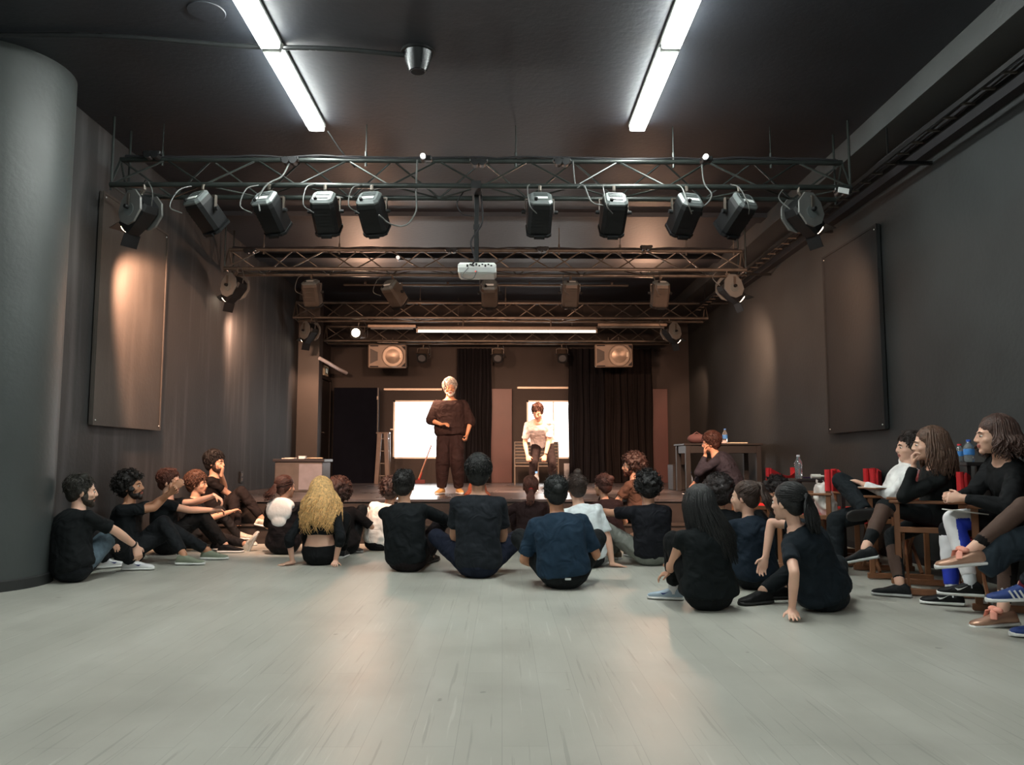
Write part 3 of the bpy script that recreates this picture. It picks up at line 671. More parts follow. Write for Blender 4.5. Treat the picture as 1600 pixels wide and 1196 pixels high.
# ================================================================== figure builder
DG = bpy.context.evaluated_depsgraph_get
def wrinkle(me, amp, sc, seed):
    n = len(me.vertices); co = np.empty(n * 3); me.vertices.foreach_get('co', co); co = co.reshape(-1, 3)
    no = np.empty(n * 3); me.vertices.foreach_get('normal', no); no = no.reshape(-1, 3)
    r = np.random.RandomState(seed); d = np.zeros(n)
    for k in range(7):
        v = r.normal(size=3); v /= np.linalg.norm(v); f = sc * (1 + .6 * k)
        w_ = r.normal(size=3) * f * .25
        d += np.sin(co @ v * f + 1.6 * np.sin(co @ w_ + r.rand() * 6) + r.rand() * 6) / (1 + .35 * k)
    co += no * (d * amp / 2.2)[:, None]
    me.vertices.foreach_set('co', co.ravel()); me.update()
def fuse(mb, name, m, vox=.008, smooth=3, zmin=None, amp=0, sc=30, seed=1, cut=None):
    me = bpy.data.meshes.new(name); me.from_pydata(mb.v, [], mb.f); me.update()
    o = bpy.data.objects.new('tmp', me); COL.objects.link(o)
    r = o.modifiers.new('r', 'REMESH'); r.mode = 'VOXEL'; r.voxel_size = vox; r.adaptivity = 0; r.use_smooth_shade = True
    if smooth:
        q = o.modifiers.new('s', 'SMOOTH'); q.factor = .5; q.iterations = smooth
    dg = DG(); dg.update()
    out = bpy.data.meshes.new_from_object(o.evaluated_get(dg)); out.name = name
    bpy.data.objects.remove(o); bpy.data.meshes.remove(me)
    if amp: wrinkle(out, amp, sc, seed)
    n = len(out.vertices); co = np.empty(n * 3); out.vertices.foreach_get('co', co); co = co.reshape(-1, 3)
    if zmin is not None:
        co[:, 2] = np.maximum(co[:, 2], zmin); out.vertices.foreach_set('co', co.ravel()); out.update()
    out.materials.clear()
    out.materials.append(m)
    out.polygons.foreach_set('use_smooth', [True] * len(out.polygons))
    return out
def addobj(name, me, parent):
    o = bpy.data.objects.new(name, me); COL.objects.link(o); o.parent = parent; return o

_mc = {}
def cloth(rgb, rough=.85):
    k = ('c', rgb, rough)
    if k not in _mc: _mc[k] = mat('cloth_%02x%02x%02x' % rgb, srgb(rgb), rough, var=.15, scale=14, bump=.55, bscale=7, bdist=.07, spec=.2)
    return _mc[k]
def skinm(rgb):
    k = ('s', rgb)
    if k not in _mc: _mc[k] = mat('skin_%02x%02x%02x' % rgb, srgb(rgb), .5, var=.06, scale=9, spec=.4, sss=.12)
    return _mc[k]
def hairm(rgb, rough=.58):
    k = ('h', rgb, rough)
    if k not in _mc: _mc[k] = mat('hair_%02x%02x%02x' % rgb, srgb(rgb), rough, var=.4, scale=55, spec=.5, bump=.3, bscale=120)
    return _mc[k]
M_LIP = mat('lip_skin', srgb((165, 95, 85)), .45)
M_EYE = mat('eye_white', (.75, .73, .70), .25); M_IRIS = mat('iris_dark', (.02, .012, .008), .15)
M_SOLE = mat('white_sole', (.72, .73, .72), .5, var=.05); M_DSOLE = mat('dark_sole', (.02, .02, .02), .6)
SK = (205, 158, 132); SK2 = (190, 138, 108); SK3 = (222, 178, 155)

def ik(a, t, l1, l2, pole):
    d = t - a; L = max(min(d.length, l1 + l2 - .003), abs(l1 - l2) + .02); u = d.normalized()
    x = (l1 * l1 - l2 * l2 + L * L) / (2 * L); h = math.sqrt(max(0, l1 * l1 - x * x))
    p = pole - u * pole.dot(u)
    if p.length < 1e-5: p = Vector((0, 0, 1)) - u * u.z
    p.normalize(); return a + u * x + p * h, a + u * L
def frame(d, n):
    d = d.normalized(); n = (n - d * n.dot(d))
    if n.length < 1e-4: n = Vector((0, 1, 0)) - d * d.y
    return d, n.normalized()
def hand(m, w, d, n, side, curl=.35, s=1.0, spread=.12):
    """w wrist, d finger direction, n palm-facing direction, side +1 right / -1 left, curl radians per joint"""
    d, n = frame(d, n); th = d.cross(n) * side; th.normalize()
    m.loft([w - d * .03 * s, w, w + d * .03 * s, w + d * .065 * s, w + d * .092 * s], [(.026 * s, .021 * s), (.027 * s, .019 * s), (.035 * s, .019 * s), (.042 * s, .017 * s), (.038 * s, .012 * s)], seg=14, up=th)
    ln = (.072, .080, .074, .058)
    for i in range(4):
        off = (.031 - .0205 * i) * s; b = w + d * (.086 - .004 * abs(i - 1)) * s + th * off
        fd = (d + th * spread * (1.5 - i) * .5).normalized(); ax = fd.cross(n).normalized(); L = ln[i] * s; p = b; a = 0
        r = (.0088, .0090, .0085, .0075)[i] * s
        for q, fr in enumerate((.42, .32, .26)):
            a += curl * (1, 1.15, .8)[q]; dd = fd * math.cos(a) + n * math.sin(a)
            e = p + dd * L * fr; m.cap_(p, e, r * (1 - .06 * q), r * (.94 - .06 * q), seg=8); p = e
    b = w + d * .022 * s + th * .024 * s; td = (d * .62 + th * .72 + n * .25).normalized()
    k = b + td * .042 * s; m.cap_(b, k, .0125 * s, .0105 * s, seg=8)
    td2 = (d * .85 + th * .35 + n * (.2 + curl * .8)).normalized(); m.cap_(k, k + td2 * .034 * s, .0102 * s, .0085 * s, seg=8)
def head_prims(m, c, R, s):
    def E(p, r, q=None): m.ell(c + R @ (Vector(p) * s), [a * s for a in r], R if q is None else R @ q, seg=18, rings=12)
    E((0, -.015, .030), (.077, .097, .090)); E((0, .018, -.018), (.066, .073, .088)); E((0, .026, -.064), (.052, .056, .044)); E((0, .066, -.094), (.023, .020, .020))
    E((0, .070, .022), (.050, .020, .013)); E((.038, .052, -.026), (.026, .026, .022)); E((-.038, .052, -.026), (.026, .026, .022))
    m.cap_(c + R @ (Vector((0, .088, .012)) * s), c + R @ (Vector((0, .103, -.026)) * s), .0080 * s, .0110 * s, seg=10)
    for k in (-1, 1): E((k * .012, .096, -.032), (.0085, .011, .008)); E((k * .079, -.012, -.008), (.008, .020, .032), Matrix.Rotation(k * -.35, 3, 'Z'))
    E((0, .084, -.057), (.024, .012, .007)); E((0, .082, -.068), (.020, .012, .008))
TM = [(-.12, .10, .085), (-.04, .150, .112), (.03, .165, .118), (.18, .155, .108), (.36, .142, .100), (.55, .155, .108), (.72, .170, .114), (.84, .176, .108), (.93, .140, .085), (1.0, .072, .064), (1.05, .056, .056)]
TF = [(-.12, .11, .09), (-.04, .160, .118), (.03, .172, .120), (.18, .152, .106), (.36, .125, .092), (.55, .135, .100), (.72, .148, .110), (.84, .154, .100), (.93, .122, .078), (1.0, .062, .056), (1.05, .048, .048)]

def hair_build(st, c, R, s, col, par, seed, zmin=None, down=None, back=None, vox=.009):
    """st: style; down/back: local helpers for falling hair"""
    r = random.Random(seed); m = MB()
    def pt(p): return c + R @ (Vector(p) * s)
    def E(p, rr): m.ell(pt(p), [a * s for a in rr], R, seg=18, rings=12)
    vol = {'short': .004, 'curly': .014, 'long': .006, 'pony': .001, 'bun': .003, 'bigcurl': .03, 'shag': .014}[st]
    E((0, -.028 - vol * .7, .050 + vol * .45), (.085 + vol, .104 + vol, .086 + vol)); E((0, -.060, -.005), (.073 + vol, .058 + vol, .075 + vol))
    for k in (-1, 1): E((k * .062, -.020, .010), (.026 + vol * .5, .050, .045))
    if st == 'short':
        for k in range(26):
            a = r.uniform(-2.2, 2.2); E((.05 * math.sin(a), .02 + .04 * r.random() - .04, .11 + .022 * r.random()), (.024, .03, .016))
    if st == 'shag':
        for k in range(60):
            th = r.uniform(-PI, PI); ph = r.uniform(.0, 1.25); p = (.088 * math.sin(ph) * math.cos(th), -.028 + .105 * math.sin(ph) * math.sin(th), .045 + .105 * math.cos(ph))
            if p[1] > .045 and p[2] < .10: continue
            E(p, (.02, .02, .022))
    if st in ('curly', 'bigcurl'):
        n = 150 if st == 'curly' else 230
        for k in range(n):
            th = r.uniform(-PI, PI); ph = math.acos(r.uniform(-.75, 1)); rad = 1.04 + .10 * r.random()
            p = Vector(((.088 + vol) * math.sin(ph) * math.cos(th), (.107 + vol) * math.sin(ph) * math.sin(th), (.092 + vol) * math.cos(ph))) * rad + Vector((0, -.03, .045))
            if p.y > .045 and p.z < .065: continue
            if st == 'curly' and p.z < -.04 and p.y > -.04: continue
            q = r.uniform(.011, .019) if st == 'curly' else r.uniform(.014, .026); E(p, (q, q, q))
    if st == 'bun':
        b = par.get('bun', (0, -.095, .105)); E(b, (.040, .040, .036))
        for k in range(16):
            a = k * 2.4; E((b[0] + .026 * math.cos(a), b[1] + .020 * math.sin(a * 1.3), b[2] + .024 * math.sin(a)), (.016, .016, .013))
    if st == 'pony':
        E((0, -.115, .045 + par.get('tie', 0)), (.026, .026, .026))
    base = fuse(m, 'hair', col, vox, 2, zmin, amp=.003 if st not in ('pony', 'bun') else .0012, sc=90, seed=seed)
    out = MB()
    def strand(pts, r0, r1=.0015):
        n = len(pts); out.loft(pts, [r0 + (r1 - r0) * (i / (n - 1)) ** 2.5 for i in range(n)], seg=5)
    L = par.get('len', .35)
    if st == 'long':
        for k in range(par.get('n', 260)):
            a = r.uniform(-2.02, 2.02)                    # 0 = back, +-PI = front
            el = r.uniform(.0, 1.0) ** .7
            d0 = Vector((math.sin(a), -math.cos(a), 0))
            root = Vector((d0.x * .082 * el, -.028 + d0.y * .10 * el, .055 + .088 * math.sqrt(max(0, 1 - el * el))))
            side = Vector((d0.x * (.098 + .014 * r.random()), -.028 + d0.y * (.116 + .016 * r.random()), .01))
            pts = [pt(root), pt(root * .4 + side * .6 + Vector((0, 0, .028)) + Vector((0, 0, .02)) * (1 - el)), pt(side)]
            ln = L * r.uniform(.72, 1.05) * (1 if abs(a) < 1.9 else par.get('front', .8)); w_ = par.get('wave', .01); cl = int((a + 2.1) * 5.5) * 3 + int(el * 3); ph = (cl * 2.399) % 6.28 + r.uniform(-.5, .5); fr = par.get('freq', 9) + (cl * .37) % 4; ln *= .86 + .28 * ((cl * .618) % 1)
            steps = 12; cur = pts[-1].copy(); dn = Vector(par.get('dir', (0, 0, -1))).normalized()
            outw = (R @ d0); outw.z = 0
            for q in range(1, steps + 1):
                f = q / steps; cur2 = cur + dn * (ln * f) + outw * (par.get('flare', .05) * math.sin(min(1, f * 1.3) * PI / 2)) + (back or Vector((0, 0, 0))) * (f ** 1.2)
                g = w_ * (f ** .6); cur2 += Vector((math.sin(ph + f * fr) * g, math.cos(ph + f * fr * .9) * g, 0))
                if zmin is not None: cur2.z = max(cur2.z, zmin + .01)
                pts.append(cur2)
            strand(pts, r.uniform(.0045, .0075) * par.get('thick', 1))
    if st == 'pony':
        tie = Vector((0, -.125, .045 + par.get('tie', 0)))
        for k in range(par.get('n', 60)):
            a = r.uniform(0, 6.3); q = r.random() ** .5 * .022; p0 = tie + Vector((q * math.cos(a), 0, q * math.sin(a)))
            pts = [pt(p0 * 1.0 + Vector((0, .03, 0))), pt(p0), pt(p0 + Vector((0, -.022, -.012)))]
            cur = pts[-1].copy(); dn = Vector(par.get('dir', (0, 0, -1))).normalized(); ln = L * r.uniform(.7, 1.05); ph = r.uniform(0, 6.3); w_ = par.get('wave', .006); fan = par.get('fan', .035)
            off = (R @ Vector((math.cos(a), .5 * math.sin(a), 0)))
            for j in range(1, 9):
                f = j / 8; pts.append(cur + dn * ln * f + off * fan * math.sin(f * 2.3) * (q / .022) + Vector((math.sin(ph + f * 12) * w_, math.cos(ph + f * 11) * w_, 0)) * f)
            strand(pts, .0058 * par.get('thick', 1))
        for k in range(90):                                 # combed strands pulled to the tie
            a = r.uniform(-2.0, 2.0); el = r.uniform(.15, 1.0); d0 = Vector((math.sin(a), -math.cos(a), 0)); th = r.uniform(-.5, 1.2)
            p1 = Vector((d0.x * .088 * math.cos(th), -.028 + .107 * d0.y * math.cos(th), .05 + .091 * math.sin(th)))
            pts = []
            for j in range(7):
                f = j / 6; v = (p1 - Vector((0, -.028, .045))).lerp(tie + Vector((0, .01, 0)) - Vector((0, -.028, .045)), f); 
                sc_ = Vector((v.x / .088, v.y / .107, v.z / .091)); ll = max(sc_.length, .3); v = Vector((v.x / ll, v.y / ll, v.z / ll)) * 1.0
                pts.append(pt(v + Vector((0, -.028, .045))))
            strand(pts, .0035, .0025)
    if st in ('short', 'shag', 'bun'):
        for k in range(420):
            a = r.uniform(0, 6.3); th = r.uniform(-.55, 1.45); ra = Vector((.086 + vol, .105 + vol, .088 + vol))
            def sp(a_, t_, o_): return Vector((ra.x * math.cos(a_) * math.cos(t_), ra.y * math.sin(a_) * math.cos(t_), ra.z * math.sin(t_))) * o_ + Vector((0, -.028, .05))
            p1 = sp(a, th, 1.0)
            if p1.y > .045 and p1.z < .075: continue
            if abs(p1.x) > .05 and p1.z < -.01 and p1.y > -.02: continue
            da = r.uniform(-.35, .35); dt = r.uniform(-.5, -.1) if st != 'bun' else r.uniform(-.1, .4)
            lift = .06 if st == 'short' else .10 if st == 'shag' else .015
            strand([pt(p1), pt(sp(a + da * .35, th + dt * .35, 1 + lift * .6)), pt(sp(a + da * .7, th + dt * .7, 1 + lift)), pt(sp(a + da, th + dt, 1 + lift * .9))], .0042 if st != 'bun' else .003, .0012)
    if st == 'bun' or (st == 'short' and par.get('fly')):
        for k in range(70):
            a = r.uniform(0, 6.3); th = r.uniform(-.3, 1.3); p1 = Vector((.086 * math.cos(a) * math.cos(th), -.028 + .105 * math.sin(a) * math.cos(th), .05 + .088 * math.sin(th)))
            if p1.y > .05 and p1.z < .07: continue
            n_ = (p1 - Vector((0, -.028, .05))).normalized(); t_ = n_.cross(Vector((r.uniform(-1, 1), r.uniform(-1, 1), r.uniform(-1, 1)))).normalized()
            strand([pt(p1), pt(p1 + n_ * .008 + t_ * .02), pt(p1 + n_ * .014 + t_ * .045)], .002, .001)
    if st == 'bigcurl' or st == 'curly':
        for k in range(260 if st == 'bigcurl' else 170):
            a = r.uniform(0, 6.3); th = r.uniform(-.9, 1.4); rr_ = 1.08
            p1 = Vector(((.09 + vol) * math.cos(a) * math.cos(th), (.108 + vol) * math.sin(a) * math.cos(th), (.092 + vol) * math.sin(th))) * rr_ + Vector((0, -.03, .045))
            if p1.y > .05 and p1.z < .07: continue
            n_ = (p1 - Vector((0, -.03, .045))).normalized(); t_ = n_.cross(Vector((r.uniform(-1, 1), r.uniform(-1, 1), r.uniform(-1, 1)))).normalized(); u_ = n_.cross(t_)
            pts = [pt(p1 + n_ * .006 * j + (t_ * math.cos(j * 1.4) + u_ * math.sin(j * 1.4)) * .010) for j in range(6)]
            strand(pts, .0036, .0015)
    if out.n:
        me = out.mesh('hs', col, True); import bmesh
        bm = bmesh.new(); bm.from_mesh(base); bm.from_mesh(me); bm.to_mesh(base); bm.free(); bpy.data.meshes.remove(me)
        base.polygons.foreach_set('use_smooth', [True] * len(base.polygons))
    return base

def dring(w_, zb, zt, n=16, p=2.6):
    out = []
    for k in range(n):
        a = 2 * PI * k / n; c_, s_ = math.cos(a), math.sin(a)
        x = w_ * (abs(c_) ** (2 / p)) * (1 if c_ >= 0 else -1); z = (abs(s_) ** (2 / p)) * (1 if s_ >= 0 else -1)
        out.append((x, (zb + zt) / 2 + z * (zt - zb) / 2))
    return out
def shoe(parent, ank, toe, up, s, col, sole=None, mark=None, markc=None, laces=None, side=1, low=False, label=None):
    """ank: ankle point; toe: forward direction; up: away from the sole"""
    toe, up = frame(Vector(toe), Vector(up)); X = toe.cross(up)
    def T(x, y, z): return ank + X * (x * s) + toe * (y * s) + up * (z * s)
    st = [(-.075, .022, .045), (-.066, .033, .078), (-.04, .038, .100 if not low else .075), (-.0, .040, .100 if not low else .07), (.035, .042, .088 if not low else .06), (.08, .046, .070 if not low else .052), (.12, .048, .056), (.155, .045, .050), (.185, .034, .042), (.200, .014, .032)]
    def lof(m, w0, z0, z1f):
        vs = []; fs = []; n = 16
        for (y, w_, h) in st:
            for (x, z) in dring(w_ + w0, z0, z1f(h)): vs.append(T(x, y + (w0 * 1.0 if y > .1 else -w0 if y < -.05 else 0), z - .085))
        for i in range(len(st) - 1):
            for k in range(n): fs.append((i * n + k, i * n + (k + 1) % n, (i + 1) * n + (k + 1) % n, (i + 1) * n + k))
        fs.append(tuple(reversed(range(n)))); fs.append(tuple((len(st) - 1) * n + k for k in range(n))); m.add(vs, fs)
    m = MB(); lof(m, 0, .012, lambda h: h); o = m.obj('shoe', col, parent, smooth=True)
    if label: o['label'] = label
    m = MB(); lof(m, .004, 0, lambda h: .026); m.obj('sole', sole or M_SOLE, o, smooth=True)
    if mark == 'swoosh':
        pts = [(.075, .045), (.06, .030), (.045, .034), (.0, .062), (.035, .045), (.055, .042)]
        for sd in (-1, 1):
            m = MB()
            vs = [T(sd * (.0475 + (.001 if y < .06 else 0)), y + .02, z - .075) for (y, z) in pts] + [T(sd * (.044 + (.001 if y < .06 else 0)), y + .02, z - .075) for (y, z) in pts]
            n = len(pts); m.add(vs, [tuple(range(n)), tuple(reversed(range(n, 2 * n)))] + [(k, (k + 1) % n, n + (k + 1) % n, n + k) for k in range(n)])
            m.obj('side_mark', markc, o)
    if mark == 'stripes':
        for q in range(3):
            m = MB()
            for sd in (-1, 1):
                y0 = .02 + q * .027; m.box(T(sd * .0435, y0 + .012, -.043), (.006, .010, .052), R=Matrix((X, toe, up)).transposed() @ Matrix.Rotation(-.5, 3, 'X'))
            m.obj('side_stripe', markc, o)
    if laces:
        m = MB()
        for q in range(4):
            y0 = .045 + q * .022; z0 = -.085 + .085 - q * .009
            m.cyl(T(-.022, y0, z0 - .008), T(.022, y0 + .006, z0 - .008), .0035 * s, seg=6)
        if laces == 'bow' or isinstance(laces, tuple):
            for sd in (-1, 1):
                m.ell(T(sd * .032, .04, .016), (.036 * s, .026 * s, .017 * s)); m.loft([T(0, .045, .016), T(sd * .04, .07, .006), T(sd * .055, .08, -.03)], [(.018, .006), (.020, .005), (.018, .005)], seg=8)
        m.obj('laces', laces[1] if isinstance(laces, tuple) else (markc or M_SOLE), o)
    return o

NPEOPLE = 0
def person(label, hip, head, hdy=.0, yaw=0, look=None, pitch=0, roll=0, s=1.0, sex='m', z0=0.0, ph=.115, hipw=None,
           slouch=.35, twist=0, hands=None, feet=None, epole=None, kpole=None, hcurl=(.45, .45), hdir=(None, None), hpalm=(None, None),
           toes=None, skin=SK, hair=('short', (25, 20, 18), {}), top=('tee', (20, 24, 26), {}), legs=('long', (18, 20, 22), {}),
           shoes=((22, 22, 24), None, None, None), socks=None, face=False, beard=None, vox=.009, hand_vox=None, extra=None, group='people sitting and standing in the hall', stand=False, barefoot=False, headw=None, girth=1.05, hs=1.06, snap=True, lvox=.0105):
    global NPEOPLE; NPEOPLE += 1; seed = NPEOPLE * 13
    H = Vector(hipw) if hipw else None
    if H is None: H = G(hip[0], hip[1], z0); H.y += hip[2] if len(hip) > 2 else .12; H.x = P(hip[0], hip[1], H.y).x
    H.z = z0
    yr = math.radians(yaw); Rz = Matrix.Rotation(yr, 3, 'Z'); Ri = Rz.transposed()
    def loc(wp): return Ri @ (Vector(wp) - H)
    def tgt(t):
        if t is None: return None
        if t[0] == 'p': return loc(P(t[1], t[2], H.y + t[3]))
        if t[0] == 'g': return loc(G(t[1], t[2], z0)) + Vector((0, 0, t[3]))
        if t[0] == 'w': return loc(t[1:])
        return Vector(t[1:]) * s
    Hc = loc(headw) if headw else loc(P(head[0], head[1], H.y + hdy))
    look = yaw if look is None else look
    Rh = Matrix.Rotation(math.radians(look - yaw), 3, 'Z') @ Matrix.Rotation(math.radians(pitch), 3, 'X') @ Matrix.Rotation(math.radians(roll), 3, 'Y')
    p0 = Vector((0, 0, ph * s)); trunk = (Hc - p0).normalized()
    Nb = Hc - (trunk * .5 + Vector((0, 0, .5))).normalized() * .165 * s - (Rh @ Vector((0, .018, 0))) * s
    D = Nb - p0; L = D.length; u = D.normalized()
    print('PERSON', NPEOPLE, 'Y %.2f X %.2f z %.2f trunk/.50s %.2f headtop %.2f' % (H.y, H.x, H.z, L / (.5 * s), Hc.z + .13))
    fwd = Vector((0, 1, 0)); f_ = fwd - u * fwd.dot(u); f_.normalize()
    c1 = p0 + (u - f_ * slouch).normalized() * L * .36; c2 = Nb - (u + f_ * slouch).normalized() * L * .36
    def bz(t):
        if t < 0: return p0 + (c1 - p0).normalized() * L * t
        if t > 1: return Nb + (Nb - c2).normalized() * L * (t - 1)
        return p0 * (1 - t) ** 3 + c1 * 3 * t * (1 - t) ** 2 + c2 * 3 * t * t * (1 - t) + Nb * t ** 3
    tw = math.radians(twist); sx = Vector((math.cos(tw), math.sin(tw), 0))
    def sidev(t):
        v = Vector((1, 0, 0)).lerp(sx, min(max(t, 0), 1)); d = (bz(t + .03) - bz(t - .03)).normalized(); v = v - d * v.dot(d); return v.normalized(), d
    def torso(m, tab, off, t0=-9, t1=9, seg=20, loose=0, hem=None):
        vs = []; k_ = []
        ts = [r for r in tab if t0 <= r[0] <= t1]
        def at(t):
            for a, b in zip(tab[:-1], tab[1:]):
                if a[0] <= t <= b[0]:
                    f = (t - a[0]) / (b[0] - a[0]); return (t, a[1] + (b[1] - a[1]) * f, a[2] + (b[2] - a[2]) * f)
            return (t, tab[0][1], tab[0][2]) if t < tab[0][0] else (t, tab[-1][1], tab[-1][2])
        tt = sorted(set([max(t0, tab[0][0])] + [r[0] for r in ts] + [min(t1, tab[-1][0])]))
        for t in tt:
            r = at(t); wv, d = sidev(t); dv = wv.cross(d) * -1; c_ = bz(t)
            lo = loose * max(0, 1 - abs(t - .25) / .6)
            a_, b_ = (r[1] * 1 + off + lo) * s, (r[2] + off + lo * .8) * s
            for k in range(seg):
                an = 2 * PI * k / seg; ca, sa = math.cos(an), math.sin(an); p = 2.35
                vs.append(c_ + wv * (a_ * abs(ca) ** (2 / p) * (1 if ca > 0 else -1)) + dv * (b_ * abs(sa) ** (2 / p) * (1 if sa > 0 else -1)))
        n = len(tt); fs = [(i * seg + k, i * seg + (k + 1) % seg, (i + 1) * seg + (k + 1) % seg, (i + 1) * seg + k) for i in range(n - 1) for k in range(seg)]
        fs += [tuple(reversed(range(seg))), tuple((n - 1) * seg + k for k in range(seg))]; m.add(vs, fs)
    tab = [(a_, b_ * girth, c_ * girth) for a_, b_, c_ in (TM if sex == 'm' else TF)]
    shw = (.168 if sex == 'm' else .150) * s * (1 + (girth - 1) * .8)
    wv, dch = sidev(.86); Cc = bz(.865); sh = [Cc - wv * shw, Cc + wv * shw]
    hj = [p0 + Vector((-.088 * s, .0, -.005)), p0 + Vector((.088 * s, .0, -.005))]
    # arms
    hands = hands or [('l', -.1, .35, .3), ('l', .1, .35, .3)]
    epole = epole or [(-1, -.5, -.6), (1, -.5, -.6)]
    UA, FA, TH_, SHN = .285 * s, .25 * s, .43 * s, .42 * s
    arms = [(sh[i], *ik(sh[i], tgt(hands[i]), UA, FA, Vector(epole[i]))) for i in (0, 1)]
    feet = feet or [('l', -.12, .5, .085), ('l', .12, .5, .085)]
    kpole = kpole or [(-.25, .3, 1), (.25, .3, 1)]
    FT = [tgt(feet[i]) for i in (0, 1)]
    for i in (0, 1):
        if snap and FT[i].z < .17 and not stand and z0 == 0 and not (toes and len(toes[i]) == 6): FT[i].z = .087 * s
    lg = [(hj[i], *ik(hj[i], FT[i], TH_, SHN, Vector(kpole[i]))) for i in (0, 1)]
    # ---- skin
    b = MB(); torso(b, tab, -.008)
    for i in (0, 1):
        a, e, w_ = arms[i]; k = 1 if sex == 'm' else .86
        b.cap_(Cc.lerp(a, .45), a, .055 * s, .052 * s * k)
        b.cap_(a, e, .047 * s * k, .037 * s * k); b.cap_(e, e.lerp(w_, .35), .037 * s * k, .038 * s * k); b.cap_(e.lerp(w_, .3), w_, .038 * s * k, .025 * s * k)
        hd = hdir[i]; fd = (w_ - e).normalized() if hd is None else Ri @ Vector(hd) if False else Vector(hd)
        pn = Vector(hpalm[i]) if hpalm[i] is not None else Vector((0, .2, -1))
        hand(b, w_, fd, pn, 1 if i else -1, hcurl[i], s * (1 if sex == 'm' else .9))
        a, k_, f = lg[i]; b.cap_(a, k_, .075 * s, .052 * s); b.cap_(k_, k_.lerp(f, .35), .050 * s, .050 * s); b.cap_(k_.lerp(f, .3), f, .050 * s, .034 * s)
    nk = .058 if sex == 'm' else .048
    b.cap_(Nb - u * .03, Hc + Rh @ Vector((0, -.022, -.05)) * s, nk * s, nk * .95 * s)
    head_prims(b, Hc, Rh, s * hs)
    skm = skinm(skin)
    # toes
    toes = toes or [(0, 1, 0), (0, 1, 0)]
    td = []
    for i in (0, 1):
        t_ = Vector(toes[i][:3]); 
        upv = Vector(toes[i][3:]) if len(toes[i]) == 6 else Vector((0, 0, 1)); td.append((t_, upv))
        if barefoot:
            a_ = lg[i][2]; tn, un = frame(t_, upv)
            b.loft([a_ - tn * .05 * s - un * .05 * s, a_ - un * .045 * s + tn * .02 * s, a_ + tn * .09 * s - un * .06 * s, a_ + tn * .16 * s - un * .072 * s, a_ + tn * .19 * s - un * .075 * s], [(.028 * s, .03 * s), (.036 * s, .04 * s), (.042 * s, .024 * s), (.042 * s, .013 * s), (.03 * s, .008 * s)], seg=12, up=tn.cross(un))
    me = fuse(b, 'person', skm, vox if not hand_vox else hand_vox, 2, .003)
    me.materials.append(M_LIP)
    n = len(me.polygons); ctr = np.empty(n * 3); me.polygons.foreach_get('center', ctr); ctr = ctr.reshape(-1, 3)
    rel = (ctr - np.array(Hc)) @ np.array(Rh) / (s * hs)
    mi = ((np.abs(rel[:, 0]) < .022) & (rel[:, 1] > .082) & (rel[:, 2] < -.051) & (rel[:, 2] > -.074)).astype(int)
    me.polygons.foreach_set('material_index', mi.tolist())
    o = bpy.data.objects.new('person', me); COL.objects.link(o); o.location = H; o.rotation_euler = (0, 0, yr)
    tag(o, label, 'person', group)
    # ---- hair, eyes
    if hair:
        hb = hair[2].get('drape'); hb = Vector(hb) if hb else None
        hm = hair_build(hair[0], Hc, Rh, s * hs, hairm(hair[1]), hair[2], seed, .003, None, hb, vox); addobj('hair', hm, o)
        if hair[0] == 'pony' and hair[2].get('tiec'):
            m = MB(); q = Hc + Rh @ Vector((0, -.128, .045 + hair[2].get('tie', 0))) * s * hs; m.ell(q, (.026 * s * hs, .014 * s * hs, .026 * s * hs), Rh); m.obj('hair_tie', cloth(hair[2]['tiec']), o)
    if face:
        for k in (-1, 1):
            m = MB(); m.ell(Hc + Rh @ Vector((k * .030, .0770, .001)) * s * hs, (.0115 * s * hs, .009 * s * hs, .0052 * s * hs), Rh, 12, 8); e = m.obj('eye', M_EYE, o, smooth=True)
            m = MB(); m.ell(Hc + Rh @ Vector((k * .030, .0845, -.001)) * s * hs, (.006 * s * hs, .004 * s * hs, .006 * s * hs), Rh, 10, 6); m.obj('iris', M_IRIS, e, smooth=True)
            m = MB(); pts = [Hc + Rh @ Vector((k * x, y, z)) * s * hs for (x, y, z) in ((.014, .093, .020), (.030, .088, .025), (.046, .075, .020))]; m.loft(pts, [.003 * s * hs, .0042 * s * hs, .002 * s], seg=6); m.obj('eyebrow', hairm(hair[1] if hair else (60, 50, 40)), o)
    if beard:
        m = MB()
        def E(p, r): m.ell(Hc + Rh @ (Vector(p) * s * hs), [a * s * hs for a in r], Rh, 18, 12)
        E((0, .026, -.074), (.057, .058, .042)); E((0, .068, -.100), (.030, .026, .026)); 
        for k in (-1, 1): E((k * .060, .012, -.035), (.014, .028, .045)); m.cap_(Hc + Rh @ (Vector((0, .096, -.046)) * s * hs), Hc + Rh @ (Vector((k * .028, .082, -.060)) * s * hs), .007 * s * hs, .006 * s * hs, 8)
        addobj('beard', fuse(m, 'beard', hairm(beard), .006, 1, None, .0015, 120, seed), o)
    # ---- top
    kind, col, tp = top; loose = tp.get('loose', .018); cm = cloth(col)
    m = MB(); tb = tp.get('bottom', -.05); tt_ = tp.get('neck', .985)
    torso(m, tab, .013, tb, tt_, loose=loose)
